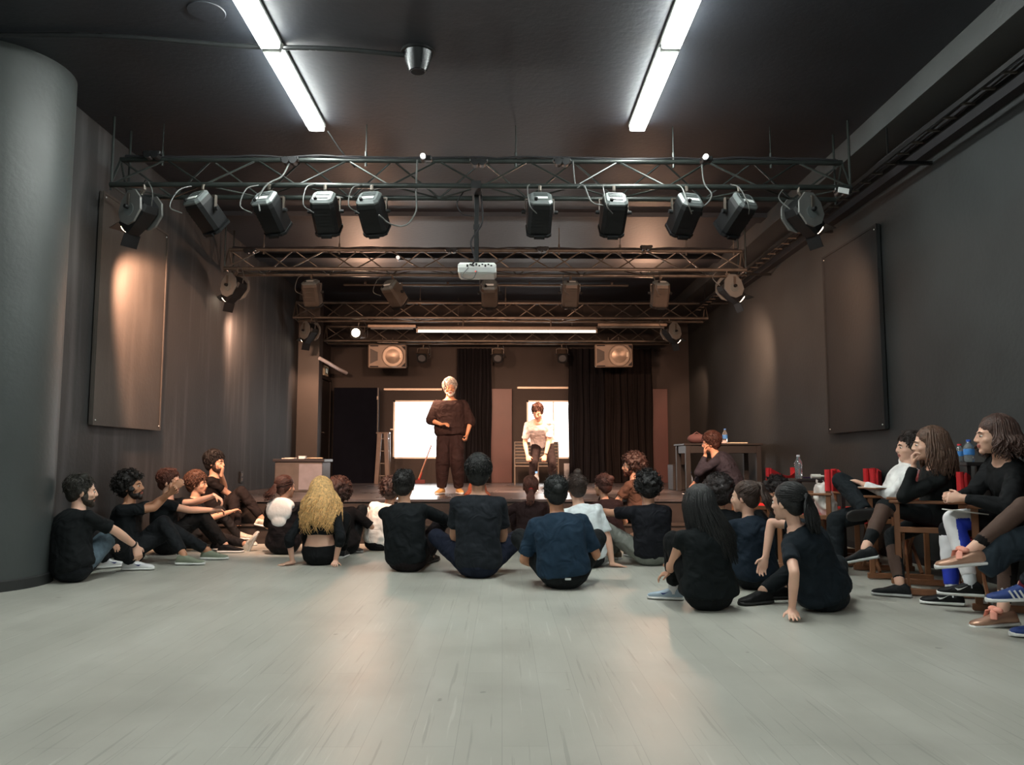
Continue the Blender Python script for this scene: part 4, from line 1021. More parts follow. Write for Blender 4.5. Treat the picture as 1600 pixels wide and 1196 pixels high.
    for i in (0, 1):
        a, e, w_ = arms[i]; k = 1 if sex == 'm' else .88; sl = tp.get('slack', .014)
        m.cap_(Cc.lerp(a, .35) + dch * .00, a, .066 * s, (.058 * k + .006) * s)
        if kind in ('tee', 'crop_tee'):
            m.loft([a - (e - a) * .05, a.lerp(e, .3), a.lerp(e, tp.get('sleeve', .58))], [(.056 * k + .004) * s, (.054 * k + sl * .6) * s, (.048 * k + sl) * s], seg=14)
        elif kind == '34':
            m.cap_(a, e, (.052 * k + sl * .5) * s, (.044 * k + sl) * s); m.loft([e, e.lerp(w_, .35)], [(.042 * k + sl) * s, (.046 * k + sl * .8) * s], seg=14)
        elif kind in ('long', 'hoodie'):
            m.cap_(a, e, (.052 * k + sl * .5) * s, (.042 * k + sl * .8) * s); m.cap_(e, e.lerp(w_, .3), (.042 * k + sl * .8) * s, (.043 * k + sl * .6) * s); m.loft([e.lerp(w_, .2), e.lerp(w_, .93)], [(.043 * k + sl * .6) * s, (.031 * k + sl * .35) * s], seg=14)
        elif kind == 'cap':
            m.loft([a - (e - a) * .05, a.lerp(e, .28)], [(.056 * k + .004) * s, (.052 * k + sl * .6) * s], seg=14)
    if sex == 'f' and kind != 'hoodie': pass
    if kind == 'hoodie':
        m.loft([Nb - u * .06 * s - f_ * .06 * s + wv * -.10 * s, Nb - u * .035 * s - f_ * .10 * s, Nb - u * .06 * s - f_ * .06 * s + wv * .10 * s], [.035 * s, .055 * s, .035 * s], seg=12)
    if tp.get('collar'):
        m.loft([Nb - u * .02 * s, Nb + u * .03 * s], [.068 * s, .066 * s], seg=14)
    addobj({'tee': 't_shirt', 'crop_tee': 'crop_top', '34': 'jumper', 'long': 'sweater', 'hoodie': 'hoodie', 'cap': 't_shirt'}[kind], fuse(m, 'shirt', cm, .0105, 3, .002, .0045, 24, seed), o)
    # ---- legs
    lk, lc, lp = legs; m = MB(); lo = lp.get('loose', .008); lm = cloth(lc)
    torso(m, tab, .006, -.12, .16)
    if not stand: m.ell(p0 + Vector((0, -.01, -.03)), (.175 * s, .135 * s, .10 * s))
    end = {'long': .97, 'capri': .72, 'ankle': .88}[lk]
    for i in (0, 1):
        a, k_, f = lg[i]
        m.cap_(a, k_, (.083 + lo * .6) * s * girth, (.058 + lo) * s * girth, seg=14)
        m.cap_(k_, k_.lerp(f, .3), (.058 + lo) * s * girth, (.055 + lo) * s * girth, seg=14)
        m.loft([k_.lerp(f, .2), k_.lerp(f, .45), k_.lerp(f, end)], [(.056 + lo) * s * girth, (.053 + lo) * s * girth, (.040 + lo * 1.2) * s], seg=14)
    tro = addobj('trousers', fuse(m, 'trousers', lm, lvox, 3 if lvox > .008 else 8, .002, .003, 26, seed + 5), o)
    if lp.get('patch'):
        n = len(tro.data.polygons); ctr = np.empty(n * 3); tro.data.polygons.foreach_get('center', ctr); ctr = ctr.reshape(-1, 3); mi = np.zeros(n, int)
        for (mm_, i, seg_, t0, t1, dirv) in lp['patch']:
            tro.data.materials.append(mm_); a, k_, f = lg[i]; A, B = (a, k_) if seg_ == 't' else (k_, f)
            ab = np.array(B - A); rel = ctr - np.array(A); t_ = rel @ ab / (ab @ ab); rad = rel - t_[:, None] * ab; rl = np.linalg.norm(rad, axis=1)
            dv = np.array(Ri @ Vector(dirv)) if dirv else None
            ok = (t_ > t0) & (t_ < t1) & (rl < .10 * s)
            if dv is not None: ok &= (rad @ dv) / np.maximum(rl, 1e-6) > .25 - .5 * (t_ - t0)
            mi[ok] = len(tro.data.materials) - 1
        tro.data.polygons.foreach_set('material_index', mi.tolist())
    # ---- feet
    for i in (0, 1):
        a, k_, f = lg[i]; t_, upv = td[i]
        if socks:
            m = MB(); fr = 1 if socks[1] is None else socks[1]; m.loft([f.lerp(k_, fr), f.lerp(k_, .05), f + (Vector(upv).normalized() * -.03)], [.044 * s, .039 * s, .040 * s], seg=14); so = m.obj('sock', cloth(socks[0]), o, smooth=True)
            if len(socks) > 2:
                for q, cc in enumerate(socks[2]):
                    m = MB(); A = f.lerp(k_, fr - .035 - q * .035); B = f.lerp(k_, fr - .05 - q * .035); m.loft([A, B], [.0458 * s, .0455 * s], seg=14); m.obj('sock_stripe', cloth(cc), so, smooth=True)
        if not barefoot:
            if isinstance(shoes, list): sp = shoes[i]
            else: sp = shoes
            shoe(o, f, t_, upv, s * .98, cloth(sp[0], .6) if not isinstance(sp[0], bpy.types.Material) else sp[0], sp[1], sp[2] if len(sp) > 2 else None, sp[3] if len(sp) > 3 else None, sp[4] if len(sp) > 4 else None)
    J = dict(Hc=Hc, Rh=Rh, Nb=Nb, u=u, f=f_, wv=wv, bz=bz, arms=arms, lg=lg, s=s, sidev=sidev, torso=torso, tab=tab, p0=p0, loc=loc)
    if extra: extra(o, J)
    return o
# ================================================================== the people
BK = (20, 24, 27); BKW = (27, 22, 22); NV = (30, 42, 56)
DHAIR = (22, 18, 17)
def on_floor(px, py, h=.02): return ('g', px, py, h)
def band(o, J, i, t, r, col, name, w_=.012):
    a, e, w = J['arms'][i]; m = MB(); A = e.lerp(w, t); d = (w - e).normalized(); m.cyl(A, A + d * w_, r, seg=16); m.obj(name, col, o, smooth=True)
M_WATCH = mat('watch_black', (.02, .02, .022), .3, .3)
WHITE_SNEAKER = mat('white_sneaker', (.78, .79, .80), .5, var=.04)
SAGE = mat('sage_canvas', srgb((128, 136, 118)), .8, var=.1, scale=30)
NAVYMARK = mat('navy_mark', (.02, .03, .16), .4)
DENIM = mat('worn_denim', srgb((78, 96, 108)), .85, var=.3, scale=25, bump=.2)

# 1 left, against the column
person('man in black T-shirt and dark jeans sitting against the round grey column, white sneakers', (113, 914, .18), (129, 769), .10, yaw=-38, look=-58, s=.99, girth=1.15,
       hands=[('p', 165, 850, .3), ('p', 219, 858, .38)], epole=[(-1, 0, -.3), (.8, .2, .6)], feet=[('p', 163, 880, .75), ('p', 205, 878, .62)], kpole=[(-.1, 0, 1), (.1, 0, 1)],
       hdir=(None, (.1, .3, -1)), hpalm=(None, (-1, 0, 0)), hair=('short', (30, 28, 22), {'fly': 1}), beard=(45, 38, 30), face=True, skin=SK3, legs=('long', (24, 28, 32), {'loose': .014, 'patch': [(DENIM, 1, 't', .1, .85, (.2, -1, -.2))]}), top=('tee', (18, 22, 24), {'sleeve': .75}),
       toes=[(.2, 1, 0), (.75, .8, 0)], shoes=(WHITE_SNEAKER, M_SOLE, 'swoosh', NAVYMARK, True), hand_vox=.007, extra=lambda o, J: band(o, J, 1, .86, .033, M_WATCH, 'bracelet'))
# 2
person('bearded man with curly dark hair, arms stretched over his knees, sage green shoes', (203, 882, .05), (206, 762), .03, yaw=-84, look=-92, pitch=10, s=.98,
       hands=[('p', 272, 768, -.06), ('p', 270, 764, .1)], epole=[(-.3, 0, -1), (.3, 0, -1)], feet=[('p', 288, 866, -.12), ('p', 326, 855, .28)], kpole=[(-.1, 0, 1), (.1, 0, 1)], hcurl=(.6, .6), hdir=((.3, .7, .5), (-.2, .7, .6)), hpalm=((1, 0, 0), (-1, 0, 0)),
       hair=('curly', (18, 15, 13), {}), beard=(38, 28, 24), face=True, skin=SK2, legs=('ankle', (30, 33, 36), {'loose': .01}), top=('tee', BK, {'sleeve': .7}), toes=[(.12, 1, 0), (.1, 1, 0)], shoes=(SAGE, M_SOLE, None, mat('sage_lace', srgb((120, 130, 112)), .8), True), hand_vox=.007)
# 3
person('young man with reddish brown hair resting one outstretched arm on his knee', (262, 868, .10), (266, 754), .03, yaw=-84, look=-88, s=.98,
       hands=[('p', 354, 771, .05), ('p', 355, 800, .2)], epole=[(0, 0, -1), (.3, 0, -1)], feet=[('p', 352, 852, .1), ('p', 340, 850, .3)], kpole=[(-.1, 0, 1), (.1, 0, 1)], hcurl=(.5, .5), hdir=((0, .8, -.5), None),
       hair=('short', (66, 36, 27), {'fly': 1}), face=True, skin=SK3, top=('tee', BK, {}), toes=[(0, 1, 0)] * 2)
# 4
person('young man with light brown hair, one leg stretched along the floor to a pale shoe', (303, 862, .35), (309, 757), .02, yaw=-84, look=-90, s=.95,
       hands=[('p', 338, 833, -.35), ('p', 360, 800, .1)], epole=[(-.5, -.2, -.6), (.3, 0, -1)], feet=[('p', 424, 856, -.55), ('p', 375, 850, .2)], kpole=[(0, 0, 1), (0, 0, 1)], hcurl=(.2, .5), hpalm=((0, 0, -1), None),
       hair=('shag', (78, 50, 36), {}), face=True, skin=SK, top=('tee', BK, {}), legs=('long', (38, 36, 37), {'loose': .004}), toes=[(.35, .5, 1, 0, -1, .3), (0, 1, 0)], shoes=((225, 222, 212), M_SOLE, None, None))
# 5 on the step
person('dark-haired man sitting high by the left wall with his fist to his chin', None, (337, 724), .0, yaw=-80, look=-100, s=.98, hipw=(-3.38, 9.62, .225), z0=.225,
       hands=[('p', 346, 742, -.22), ('p', 398, 790, .15)], epole=[(-.2, .5, -1), (.3, 0, -1)], feet=[('p', 372, 832, -.35), ('p', 410, 812, -.15)], kpole=[(-.1, 0, 1), (.1, 0, 1)], hcurl=(.9, .5), hdir=((0, .2, 1), None), hpalm=((0, -1, 0), None),
       hair=('shag', (20, 15, 14), {}), beard=(50, 34, 28), face=True, skin=SK, top=('tee', BKW, {}), legs=('ankle', (34, 28, 28), {}), toes=[(.2, 1, 0), (0, 1, -.2)], shoes=((215, 200, 185), M_SOLE))
# 6 white hood
def hood(o, J):
    m = MB(); c_ = J['bz'](.80) - J['f'] * .115 * J['s']
    m.ell(J['bz'](.92) - J['f'] * .085 * J['s'], (.155, .075, .085)); m.ell(c_, (.145, .045, .13)); m.ell(c_ - J['u'] * .10, (.085, .035, .09))
    h = addobj('hood', fuse(m, 'hood', mat('hood_white', (.78, .78, .76), .9, var=.05, bump=.2, bscale=20), .009, 4, None, .0012, 30, 3), o); h['label'] = 'white hood lying on the back'
    m = MB(); q = J['p0']; m.loft([q + Vector((-.16, -.12, -.01)), q + Vector((-.08, -.17, .0)), q + Vector((-.0, -.17, .06))], [.03, .06, .02], seg=10)
person('woman with wavy tied-back brown hair and a big white hood on her back', (443, 868), (447, 762), .05, yaw=-8, look=-38, s=.94, sex='f',
       hair=('pony', (62, 34, 26), {'len': .16, 'wave': .02, 'n': 70, 'dir': (-.45, -.3, -1), 'fan': .06, 'tie': -.02}), skin=SK, top=('tee', (26, 22, 24), {'sleeve': .9}), extra=hood)
# 7 blonde
person('woman with long wavy blonde hair leaning back on both hands, bare midriff', (500, 885), (503, 768), .06, yaw=0, s=.95, sex='f', slouch=.15,
       hands=[('p', 457, 879, -.05), ('p', 524, 878, -.08)], epole=[(-.6, -1, .2), (.6, -1, .2)], hcurl=(.03, .03), hdir=((-.75, -.65, -.12), (.1, -1, -.18)), hpalm=((0, 0, -1), (0, 0, -1)),
       hair=('long', (226, 178, 118), {'len': .35, 'wave': .020, 'n': 460, 'flare': .075, 'thick': 1.3, 'freq': 10}), skin=SK3, top=('34', BK, {'bottom': .40, 'slack': .012, 'loose': .01}), legs=('long', (16, 18, 20), {}), hand_vox=.0065, vox=.009)
# 8 big curls
person('woman with a mass of dark curly hair sitting just behind the long-haired blonde', (537, 868), (530, 772), .05, yaw=-10, s=.92, sex='f', hands=[('l', -.15, .3, .3), ('p', 556, 806, .1)], epole=[(-1, -.5, -.5), (1, -.2, -.6)],
       hair=('bigcurl', (62, 36, 28), {}), skin=SK, top=('tee', BKW, {'sleeve': .95}), feet=[('l', -.1, .5, .085), ('p', 545, 858, .15)], toes=[(0, 1, 0), (.9, -.3, 0)], shoes=((70, 66, 64), mat('grey_sole', (.3, .29, .28), .6)))
# 9 white tee
person('curly-haired person in a white T-shirt half hidden behind the broad black sweater', (592, 862), (612, 768), .05, yaw=-12, s=.93, hair=('curly', (52, 34, 30), {}), skin=SK, top=('tee', (235, 236, 232), {'sleeve': .8}), legs=('long', BK, {}))
# 10 black sweater
person('man with short dark hair in a black sweater, knees drawn up to the right', (637, 896, .14), (632, 760), .08, yaw=-16, look=-8, s=1.0,
       hands=[('l', -.02, .42, .30), ('p', 682, 830, .34)], epole=[(-1, -.4, -.7), (1, 0, .15)], feet=[('l', -.02, .46, .085), ('p', 672, 866, .55)], kpole=[(-.1, 0, 1), (.5, 0, 1)],
       hair=('short', (22, 20, 19), {'fly': 1}), skin=SK, top=('long', (20, 25, 28), {'loose': .025}), legs=('long', (30, 24, 26), {'loose': .01}), shoes=((35, 28, 26), M_DSOLE), socks=((200, 160, 140), .14))
# 11 centre man
person('man with thick black hair in a faded black T-shirt sitting upright in the middle', (747, 906, .14), (748, 741), .02, yaw=0, look=-3, s=1.03, slouch=.12,
       hands=[('l', -.15, .27, .15), ('l', .15, .27, .15)], epole=[(-.8, -.5, -.7), (.8, -.5, -.7)], feet=[('l', .0, .30, .087), ('l', -.02, .42, .087)], kpole=[(-1, .15, .6), (1, .15, .6)],
       hair=('shag', (12, 15, 16), {}), skin=SK, top=('tee', (34, 39, 45), {'sleeve': .72, 'loose': .02, 'bottom': -.1}), legs=('long', (26, 32, 48), {'loose': .012}), toes=[(.4, .8, 0), (-.4, .8, 0)], shoes=((160, 130, 110), M_SOLE))
# 12 red hair ahead of him
person('person with long copper-red hair hidden behind the upright man in the middle', (746, 852), (746, 768), .03, yaw=0, s=.92, sex='f', hair=('long', (150, 74, 44), {'len': .14, 'wave': .008, 'n': 200, 'flare': .05}), skin=SK, top=('tee', BKW, {}))
# 13 ponytail brown tee
person('woman in a dark brown T-shirt with an auburn ponytail held by a red tie', (828, 864), (829, 762), .04, yaw=0, s=.92, sex='f', hands=[('p', 792, 800, .16), ('l', .1, .3, .3)], epole=[(-1, -.2, -.5), (1, -.3, -.5)],
       hair=('pony', (92, 52, 40), {'len': .15, 'wave': .006, 'n': 50, 'tie': -.07, 'tiec': (190, 40, 40), 'dir': (-.1, -.25, -1), 'fan': .02}), skin=SK, top=('tee', (44, 30, 30), {'sleeve': .7}), legs=('long', (46, 34, 36), {}))
# 14 navy tee
def logo14(o, J):
    m = MB(); q = J['bz'](-.02); wv, d = J['sidev'](0)
    m.box(q + Vector((.02, -.148, -.02)), (.045, .006, .016), R=Matrix.Rotation(0, 3, 'X'), bev=.004); m.obj('waistband_logo', M_LAB, o)
person('broad person in a navy blue T-shirt sitting cross-legged, dark hair knotted behind', (881, 924, .15), (868, 772), .10, yaw=0, look=6, s=1.0, slouch=.32,
       hands=[('l', -.17, .27, .13), ('l', .17, .27, .13)], epole=[(-.75, -.5, -.8), (.75, -.5, -.8)], girth=1.1, feet=[('l', .0, .30, .087), ('l', -.02, .42, .087)], kpole=[(-1, .1, .85), (1, .1, .9)],
       hair=('bun', (14, 20, 21), {'bun': (0, -.122, .04)}), skin=SK2, top=('tee', (32, 52, 70), {'sleeve': .85, 'loose': .028, 'bottom': .0}), legs=('long', (25, 28, 30), {'loose': .016}), toes=[(.4, .8, 0), (-.4, .8, 0)], shoes=((150, 150, 140), M_SOLE), extra=logo14)
# 15 white tee topknot
person('person with a messy top knot and white T-shirt, bare arm propped on the floor', (917, 889, .10), (901, 764), .06, yaw=10, s=.95, hands=[('l', -.2, .3, .3), ('p', 958, 888, -.02)], epole=[(-1, -.3, -.5), (1, -.5, .2)],
       hcurl=(.4, .05), hdir=(None, (.9, -.1, -.15)), hpalm=(None, (0, 0, -1)), hair=('bun', (58, 44, 38), {'bun': (0, -.05, .150)}), skin=SK3, top=('tee', (226, 236, 240), {'sleeve': .8, 'loose': .02}), legs=('long', (28, 30, 33), {}), feet=[('l', -.12, .5, .085), ('p', 944, 883, .16)], kpole=[(0, 0, 1), (-.3, 1, .9)], toes=[(0, 1, 0), (.5, 1, 0)], shoes=((215, 218, 215), M_SOLE), socks=((220, 220, 220), .3), hand_vox=.007)
# 16 bun + glasses
def glasses(o, J):
    for k in (-1, 1):
        m = MB(); c = J['Hc'] + J['Rh'] @ Vector((k * .033, .096, .0)); s_ = J['s']
        ring = [c + J['Rh'] @ Vector((.021 * math.cos(a), 0, .017 * math.sin(a))) for a in [j * PI / 8 for j in range(17)]]; m.loft(ring, [.0022] * 17, seg=5); m.cyl(c + J['Rh'] @ Vector((k * .02, 0, 0)), c + J['Rh'] @ Vector((k * .045, -.1, 0)), .002, seg=5); m.obj('glasses', mat('spectacle_frame', (.6, .6, .65), .2, .5), o)
person('woman with her brown hair in a bun and glasses, face turned to the left', (953, 862), (941, 760), .04, yaw=10, look=38, s=.93, sex='f', face=True, hair=('bun', (66, 38, 32), {'bun': (.02, -.115, .085)}), skin=SK, top=('tee', (40, 28, 30), {}), extra=glasses)
# 17 beard man on the step
person('bearded man with curly brown hair looking left, sitting on the stage step', None, (987, 729), .0, yaw=50, look=80, s=.98, hipw=(1.62, 9.55, .225), z0=.225, face=True, beard=(70, 38, 28),
       hands=[('l', -.1, .35, .25), ('l', .1, .35, .25)], feet=[('l', -.12, .4, -.14), ('l', .12, .4, -.14)], hair=('curly', (48, 30, 26), {}), skin=SK, top=('tee', (84, 62, 52), {}), legs=('long', BKW, {}))
# 18 curly black tee
person('man with curly black hair in a black T-shirt, left arm resting on his jeans knee', (1017, 886, .14), (1011, 763), .05, yaw=22, look=12, s=1.0,
       hands=[('p', 924, 798, .42), ('l', .1, .35, .25)], epole=[(-.5, -.3, -.3), (1, -.3, -.5)], feet=[('p', 962, 868, .40), ('l', .14, .5, .085)], kpole=[(-1, -.3, .9), (.2, 0, 1)],
       hair=('curly', (14, 14, 15), {}), skin=SK, top=('tee', (24, 26, 32), {'sleeve': .7, 'loose': .022}), legs=('long', (122, 126, 120), {'loose': .012}), shoes=((90, 80, 66), M_SOLE))
# 19 long black hair
person('woman with straight black hair down her back hugging one knee, striped sock and white sneaker', (1108, 958, .13), (1090, 789), .08, yaw=16, look=14, s=.92, sex='f', slouch=.3,
       girth=1.16, hands=[('p', 1047, 874, .34), ('l', -.12, .32, .22)], epole=[(-.45, -.2, -1), (1, -.4, -.5)], feet=[('p', 1052, 905, .34), ('l', .12, .45, .085)], kpole=[(-.2, 0, 1), (.2, 0, 1)], hcurl=(.5, .5), hdir=((.35, .3, -1), None), hpalm=((.5, 1, 0), None),
       hair=('long', (15, 18, 20), {'len': .36, 'wave': .003, 'n': 380, 'flare': .03, 'drape': (.10, -.03, .02), 'front': .9}), skin=SK, top=('cap', (18, 24, 26), {'loose': .02, 'bottom': -.02}), legs=('ankle', (17, 20, 22), {}), toes=[(-.75, .5, 0), (0, 1, 0)],
       shoes=(mat('pale_blue_sneaker', srgb((150, 168, 182)), .6), M_SOLE, 'swoosh', NAVYMARK, True), socks=((225, 225, 225), .34, ((40, 40, 90), (180, 60, 60))), hand_vox=.0065, extra=lambda o, J: band(o, J, 0, .84, .028, M_WATCH, 'watch'))
# 20 curly behind
person('person with tousled dark curly hair behind the straight black-haired woman', (1128, 888), (1122, 772), .04, yaw=5, s=.95, hair=('bigcurl', (30, 22, 22), {}), skin=SK, top=('tee', BK, {}))
# 21 ponytail brown, navy tee
person('woman in a dark blue T-shirt with loose brown ponytail, face turned left', (1180, 924), (1163, 778), .08, yaw=18, look=52, s=.96, sex='f', face=True, hands=[('l', -.2, .35, .25), ('l', .1, .35, .25)],
       hair=('pony', (58, 42, 34), {'len': .22, 'wave': .01, 'n': 90, 'tie': .055, 'dir': (.22, -.25, -1), 'fan': .07}), skin=SK3, top=('tee', (24, 36, 48), {'loose': .022, 'sleeve': .8}), legs=('long', BK, {}))
# 22 bent curly head
person('curly-haired man with bowed head in front of the red canvas chair', (1222, 876), (1212, 771), -.08, yaw=60, look=110, pitch=-32, s=.93, face=True, hair=('curly', (28, 20, 20), {}), skin=SK, top=('tee', BK, {}))
# 23 ponytail black, hand planted
person('woman with sleek black ponytail sitting sideways, one bare arm planted on the floor', (1290, 960, .14), (1230, 786), .0, yaw=34, look=38, s=.99, sex='f', slouch=.22, girth=1.12,
       hands=[('g', 1238, 967, .055), ('p', 1196, 872, .22)], epole=[(-.6, -.6, .4), (.3, .2, 1)], feet=[('g', 1192, 944, .087), ('p', 1225, 935, .42)], kpole=[(.5, 1, .3), (.7, 1, .2)], hcurl=(.03, .32), hdir=((-.75, -.72, -.28), (-.4, .1, -.9)), hpalm=((0, 0, -1), (-.5, -.6, -.2)),
       hair=('pony', (14, 17, 19), {'len': .21, 'wave': .005, 'n': 190, 'tie': .0, 'dir': (.12, -.10, -1), 'fan': .055, 'thick': 1.3}), skin=SK3, top=('tee', (22, 31, 38), {'sleeve': .62, 'loose': .018}), legs=('long', (26, 32, 36), {'loose': .004}),
       toes=[(-.9, .2, 0), (-.9, .5, 0)], shoes=((20, 20, 22), M_DSOLE), hand_vox=.006, face=True)
# 24 man at the table
person('brown-haired man in a grey sweater by the black table, cheek resting in his hand', None, (1110, 693), .0, yaw=55, look=68, pitch=-6, roll=-8, s=.98, hipw=(3.05, 10.6, .5), z0=.5, ph=.11, face=True,
       hands=[('p', 1102, 712, -.12), ('p', 1082, 758, .1)], epole=[(-.2, .4, -1), (-.2, .5, .4)], hdir=((.1, .1, 1), None), hpalm=((.3, -1, 0), None), hcurl=(.5, .5), feet=[('l', -.12, .48, .085), ('l', .14, .5, .085)], slouch=.4,
       hair=('shag', (58, 32, 25), {}), skin=SK, top=('long', (48, 48, 58), {'loose': .02}), legs=('long', BKW, {}))
# 25 standing man
H25 = P(701, 765, 11.2); zz25 = .5
person('white-haired bearded man standing on stage in loose brown-black clothes', None, (703, 607), .0, yaw=180, look=190, pitch=-4, s=.93, hipw=(-.73, 11.3, zz25), z0=zz25, ph=.90, stand=True, face=True, slouch=.05, girth=1.26,
       hands=[('l', -.25, .10, .88), ('l', .12, .26, 1.03)], epole=[(-1, -.5, 0), (1, -.5, -.2)], feet=[('l', -.13, .02, .085), ('l', .12, .12, .085)], kpole=[(0, 1, 0), (0, 1, 0)], hcurl=(.95, .6), hdir=((.1, .4, -.8), (-.6, .4, .1)), hpalm=((1, 0, 0), (0, -.3, -1)),
       hair=('shag', (178, 172, 164), {}), beard=(205, 200, 192), skin=(196, 144, 112), top=('34', (44, 31, 30), {'loose': .05, 'bottom': -.06, 'neck': .965, 'slack': .030}), legs=('long', (42, 29, 29), {'loose': .026}), toes=[(-.3, 1, 0), (.35, 1, 0)], shoes=((214, 170, 110), M_SOLE))
# 26 bending man
person('laughing dark-haired man in a white T-shirt bending forward, hands on his knees', None, (840, 645), -.38, yaw=178, look=165, pitch=-28, s=.93, hipw=(.62, 12.4, .5), z0=.5, ph=.80, stand=True, face=True, slouch=.15, girth=1.12,
       hands=[('p', 852, 712, -.30), ('p', 824, 712, -.30)], epole=[(-.5, -1, 0), (.5, -1, 0)], feet=[('l', -.17, .10, .085), ('l', .17, .10, .085)], kpole=[(-.1, 1, 0), (.1, 1, 0)], hcurl=(1.0, 1.0), hdir=((.3, .2, -1), (-.3, .2, -1)), hpalm=((0, -1, 0), (0, -1, 0)),
       hair=('short', (64, 38, 30), {'fly': 1}), skin=SK3, top=('tee', (208, 204, 205), {'sleeve': .8, 'loose': .02}), legs=('long', (30, 24, 26), {}), toes=[(-.1, 1, 0), (.25, 1, 0)], shoes=((224, 200, 170), M_SOLE), extra=lambda o, J: band(o, J, 0, .88, .032, M_WATCH, 'wristband'))
# ------------------------------------------------------------------ seated on the right
SHEER = mat('sheer_black_net', srgb((84, 66, 58)), .7, var=.1, scale=300, spec=.2)
XC = {}
# 27
person('person in a white long-sleeved shirt in a director chair, ankle crossed on knee', None, (1421, 700), -.05, yaw=76, look=84, s=.98, hipw=(3.25, 6.85, 0), z0=0, ph=.565, face=True, hair=('short', (40, 30, 26), {}), skin=SK3, slouch=.3,
       hands=[('p', 1349, 757, -.1), ('p', 1409, 716, .05)], epole=[(-.6, -.3, -.6), (.1, -.1, -1)], hcurl=(.25, .6), hdir=(None, (-.1, .1, 1)), hpalm=((0, 0, -1), (0, -1, 0)), feet=[('p', 1354, 800, -.28), ('p', 1306, 890, .0)], kpole=[(-.2, 1, .55), (0, .6, 1)], snap=False,
       top=('long', (236, 237, 236), {'loose': .02}), legs=('long', (26, 32, 36), {'loose': .016}), toes=[(-.24, .97, -.1, .97, .24, .25), (-.1, 1, 0)], shoes=((30, 30, 31), M_DSOLE, None, None, True), extra=lambda o, J: band(o, J, 1, .80, .032, mat('blue_watch', (.03, .05, .15), .3), 'watch', .02))
# 28
def sheer(o, J): pass
person('woman in a black hoodie with long brown hair, hand to her mouth, legs crossed', None, (1450, 696), -.12, yaw=66, look=72, s=.96, sex='f', hipw=(3.26, 6.02, 0), z0=0, ph=.575, face=True, skin=SK3, slouch=.25,
       hands=[('p', 1428, 728, -.20), ('p', 1480, 786, -.08)], epole=[(-.2, .8, -1), (.8, -.2, -.6)], hcurl=(.8, .4), hdir=((0, .1, 1), None), hpalm=((0, -1, .2), None), feet=[('p', 1352, 858, -.25), ('p', 1406, 912, -.22)], kpole=[(-.1, 1, .9), (0, 1, .5)],
       hair=('long', (84, 60, 46), {'len': .24, 'wave': .008, 'n': 300, 'flare': .03, 'front': .95}), top=('hoodie', (20, 24, 25), {'loose': .03, 'slack': .02}), legs=('ankle', (22, 26, 28), {'loose': .0, 'patch': [(SHEER, 0, 's', .05, .62, None), (SHEER, 1, 's', .25, .85, (-1, -.4, 0))]}), lvox=.006,
       toes=[(.15, 1, -.25), (.1, 1, 0)], shoes=((30, 33, 35), mat('mid_grey_sole', (.45, .46, .46), .5), None, mat('shoe_grey', (.10, .11, .11), .6), True), hand_vox=.006,
       extra=lambda o, J: band(o, J, 0, .74, .030, M_WATCH, 'wristband'))
# 29
ROYAL = mat('royal_blue_panel', srgb((22, 50, 170)), .7); WHT = mat('white_panel', srgb((225, 225, 228)), .75)
person('woman in black top with shoulder-length highlighted hair, white and blue leggings', None, (1552, 682), -.12, yaw=70, look=76, s=.99, sex='f', hipw=(3.44, 5.36, 0), z0=0, ph=.60, face=True, skin=SK3, slouch=.22,
       hands=[('p', 1503, 778, -.24), ('p', 1495, 776, -.12)], epole=[(-.8, -.4, -.8), (.8, -.2, -.6)], hcurl=(.7, .7), hdir=((.3, 1, 0), (-.3, 1, 0)), hpalm=((1, .1, -.4), (-1, .1, -.4)), feet=[('p', 1517, 912, -.16), ('p', 1487, 920, .10)], kpole=[(0, 1, .8), (0, 1, .8)],
       hair=('long', (66, 44, 36), {'len': .15, 'wave': .016, 'n': 300, 'flare': .06, 'front': 1.0}), top=('long', (24, 26, 28), {'loose': .035, 'slack': .024}), legs=('ankle', (24, 24, 28), {'loose': .006, 'patch': [(WHT, 0, 't', .72, 1.2, None), (WHT, 0, 's', -.1, .88, None), (ROYAL, 0, 's', .02, .5, (.9, -.6, .1)), (WHT, 1, 's', .1, .7, (-1, .2, 0)), (ROYAL, 1, 's', .55, .9, None)]}), lvox=.006,
       toes=[(.15, 1, 0), (.1, 1, 0)], shoes=((22, 23, 25), M_SOLE, 'swoosh', M_SOLE, True), socks=((205, 210, 215), .22), hand_vox=.006)
# 30
GOLD = mat('rose_gold_shoe', srgb((190, 150, 128)), .3, .5); BOW = mat('pink_bow', srgb((235, 160, 140)), .5)
person('person mostly outside the frame with sheer black leggings and rose shoes with pink bows', None, None, .0, yaw=82, look=80, s=1.0, sex='f', headw=(3.42, 4.52, 1.34), hipw=(3.45, 4.72, 0), z0=0, ph=.60, skin=SK3, slouch=.2,
       hands=[('w', 3.30, 4.5, .78), ('w', 3.32, 4.8, .75)], feet=[('p', 1516, 862, -.08), ('p', 1566, 935, .06)], kpole=[(-.1, 1, 1.0), (0, 1, .4)], hair=('short', (60, 45, 38), {}), top=('long', (40, 44, 50), {}),
       legs=('ankle', (24, 22, 22), {'loose': -.002, 'patch': [(SHEER, 0, 's', -.2, .75, None), (SHEER, 0, 't', .6, 1.1, None), (SHEER, 1, 's', .3, .85, (-1, 0, 0))]}), toes=[(.12, 1, -.12), (.0, 1, -.1)], shoes=(GOLD, M_SOLE, None, None, ('bow', BOW)))
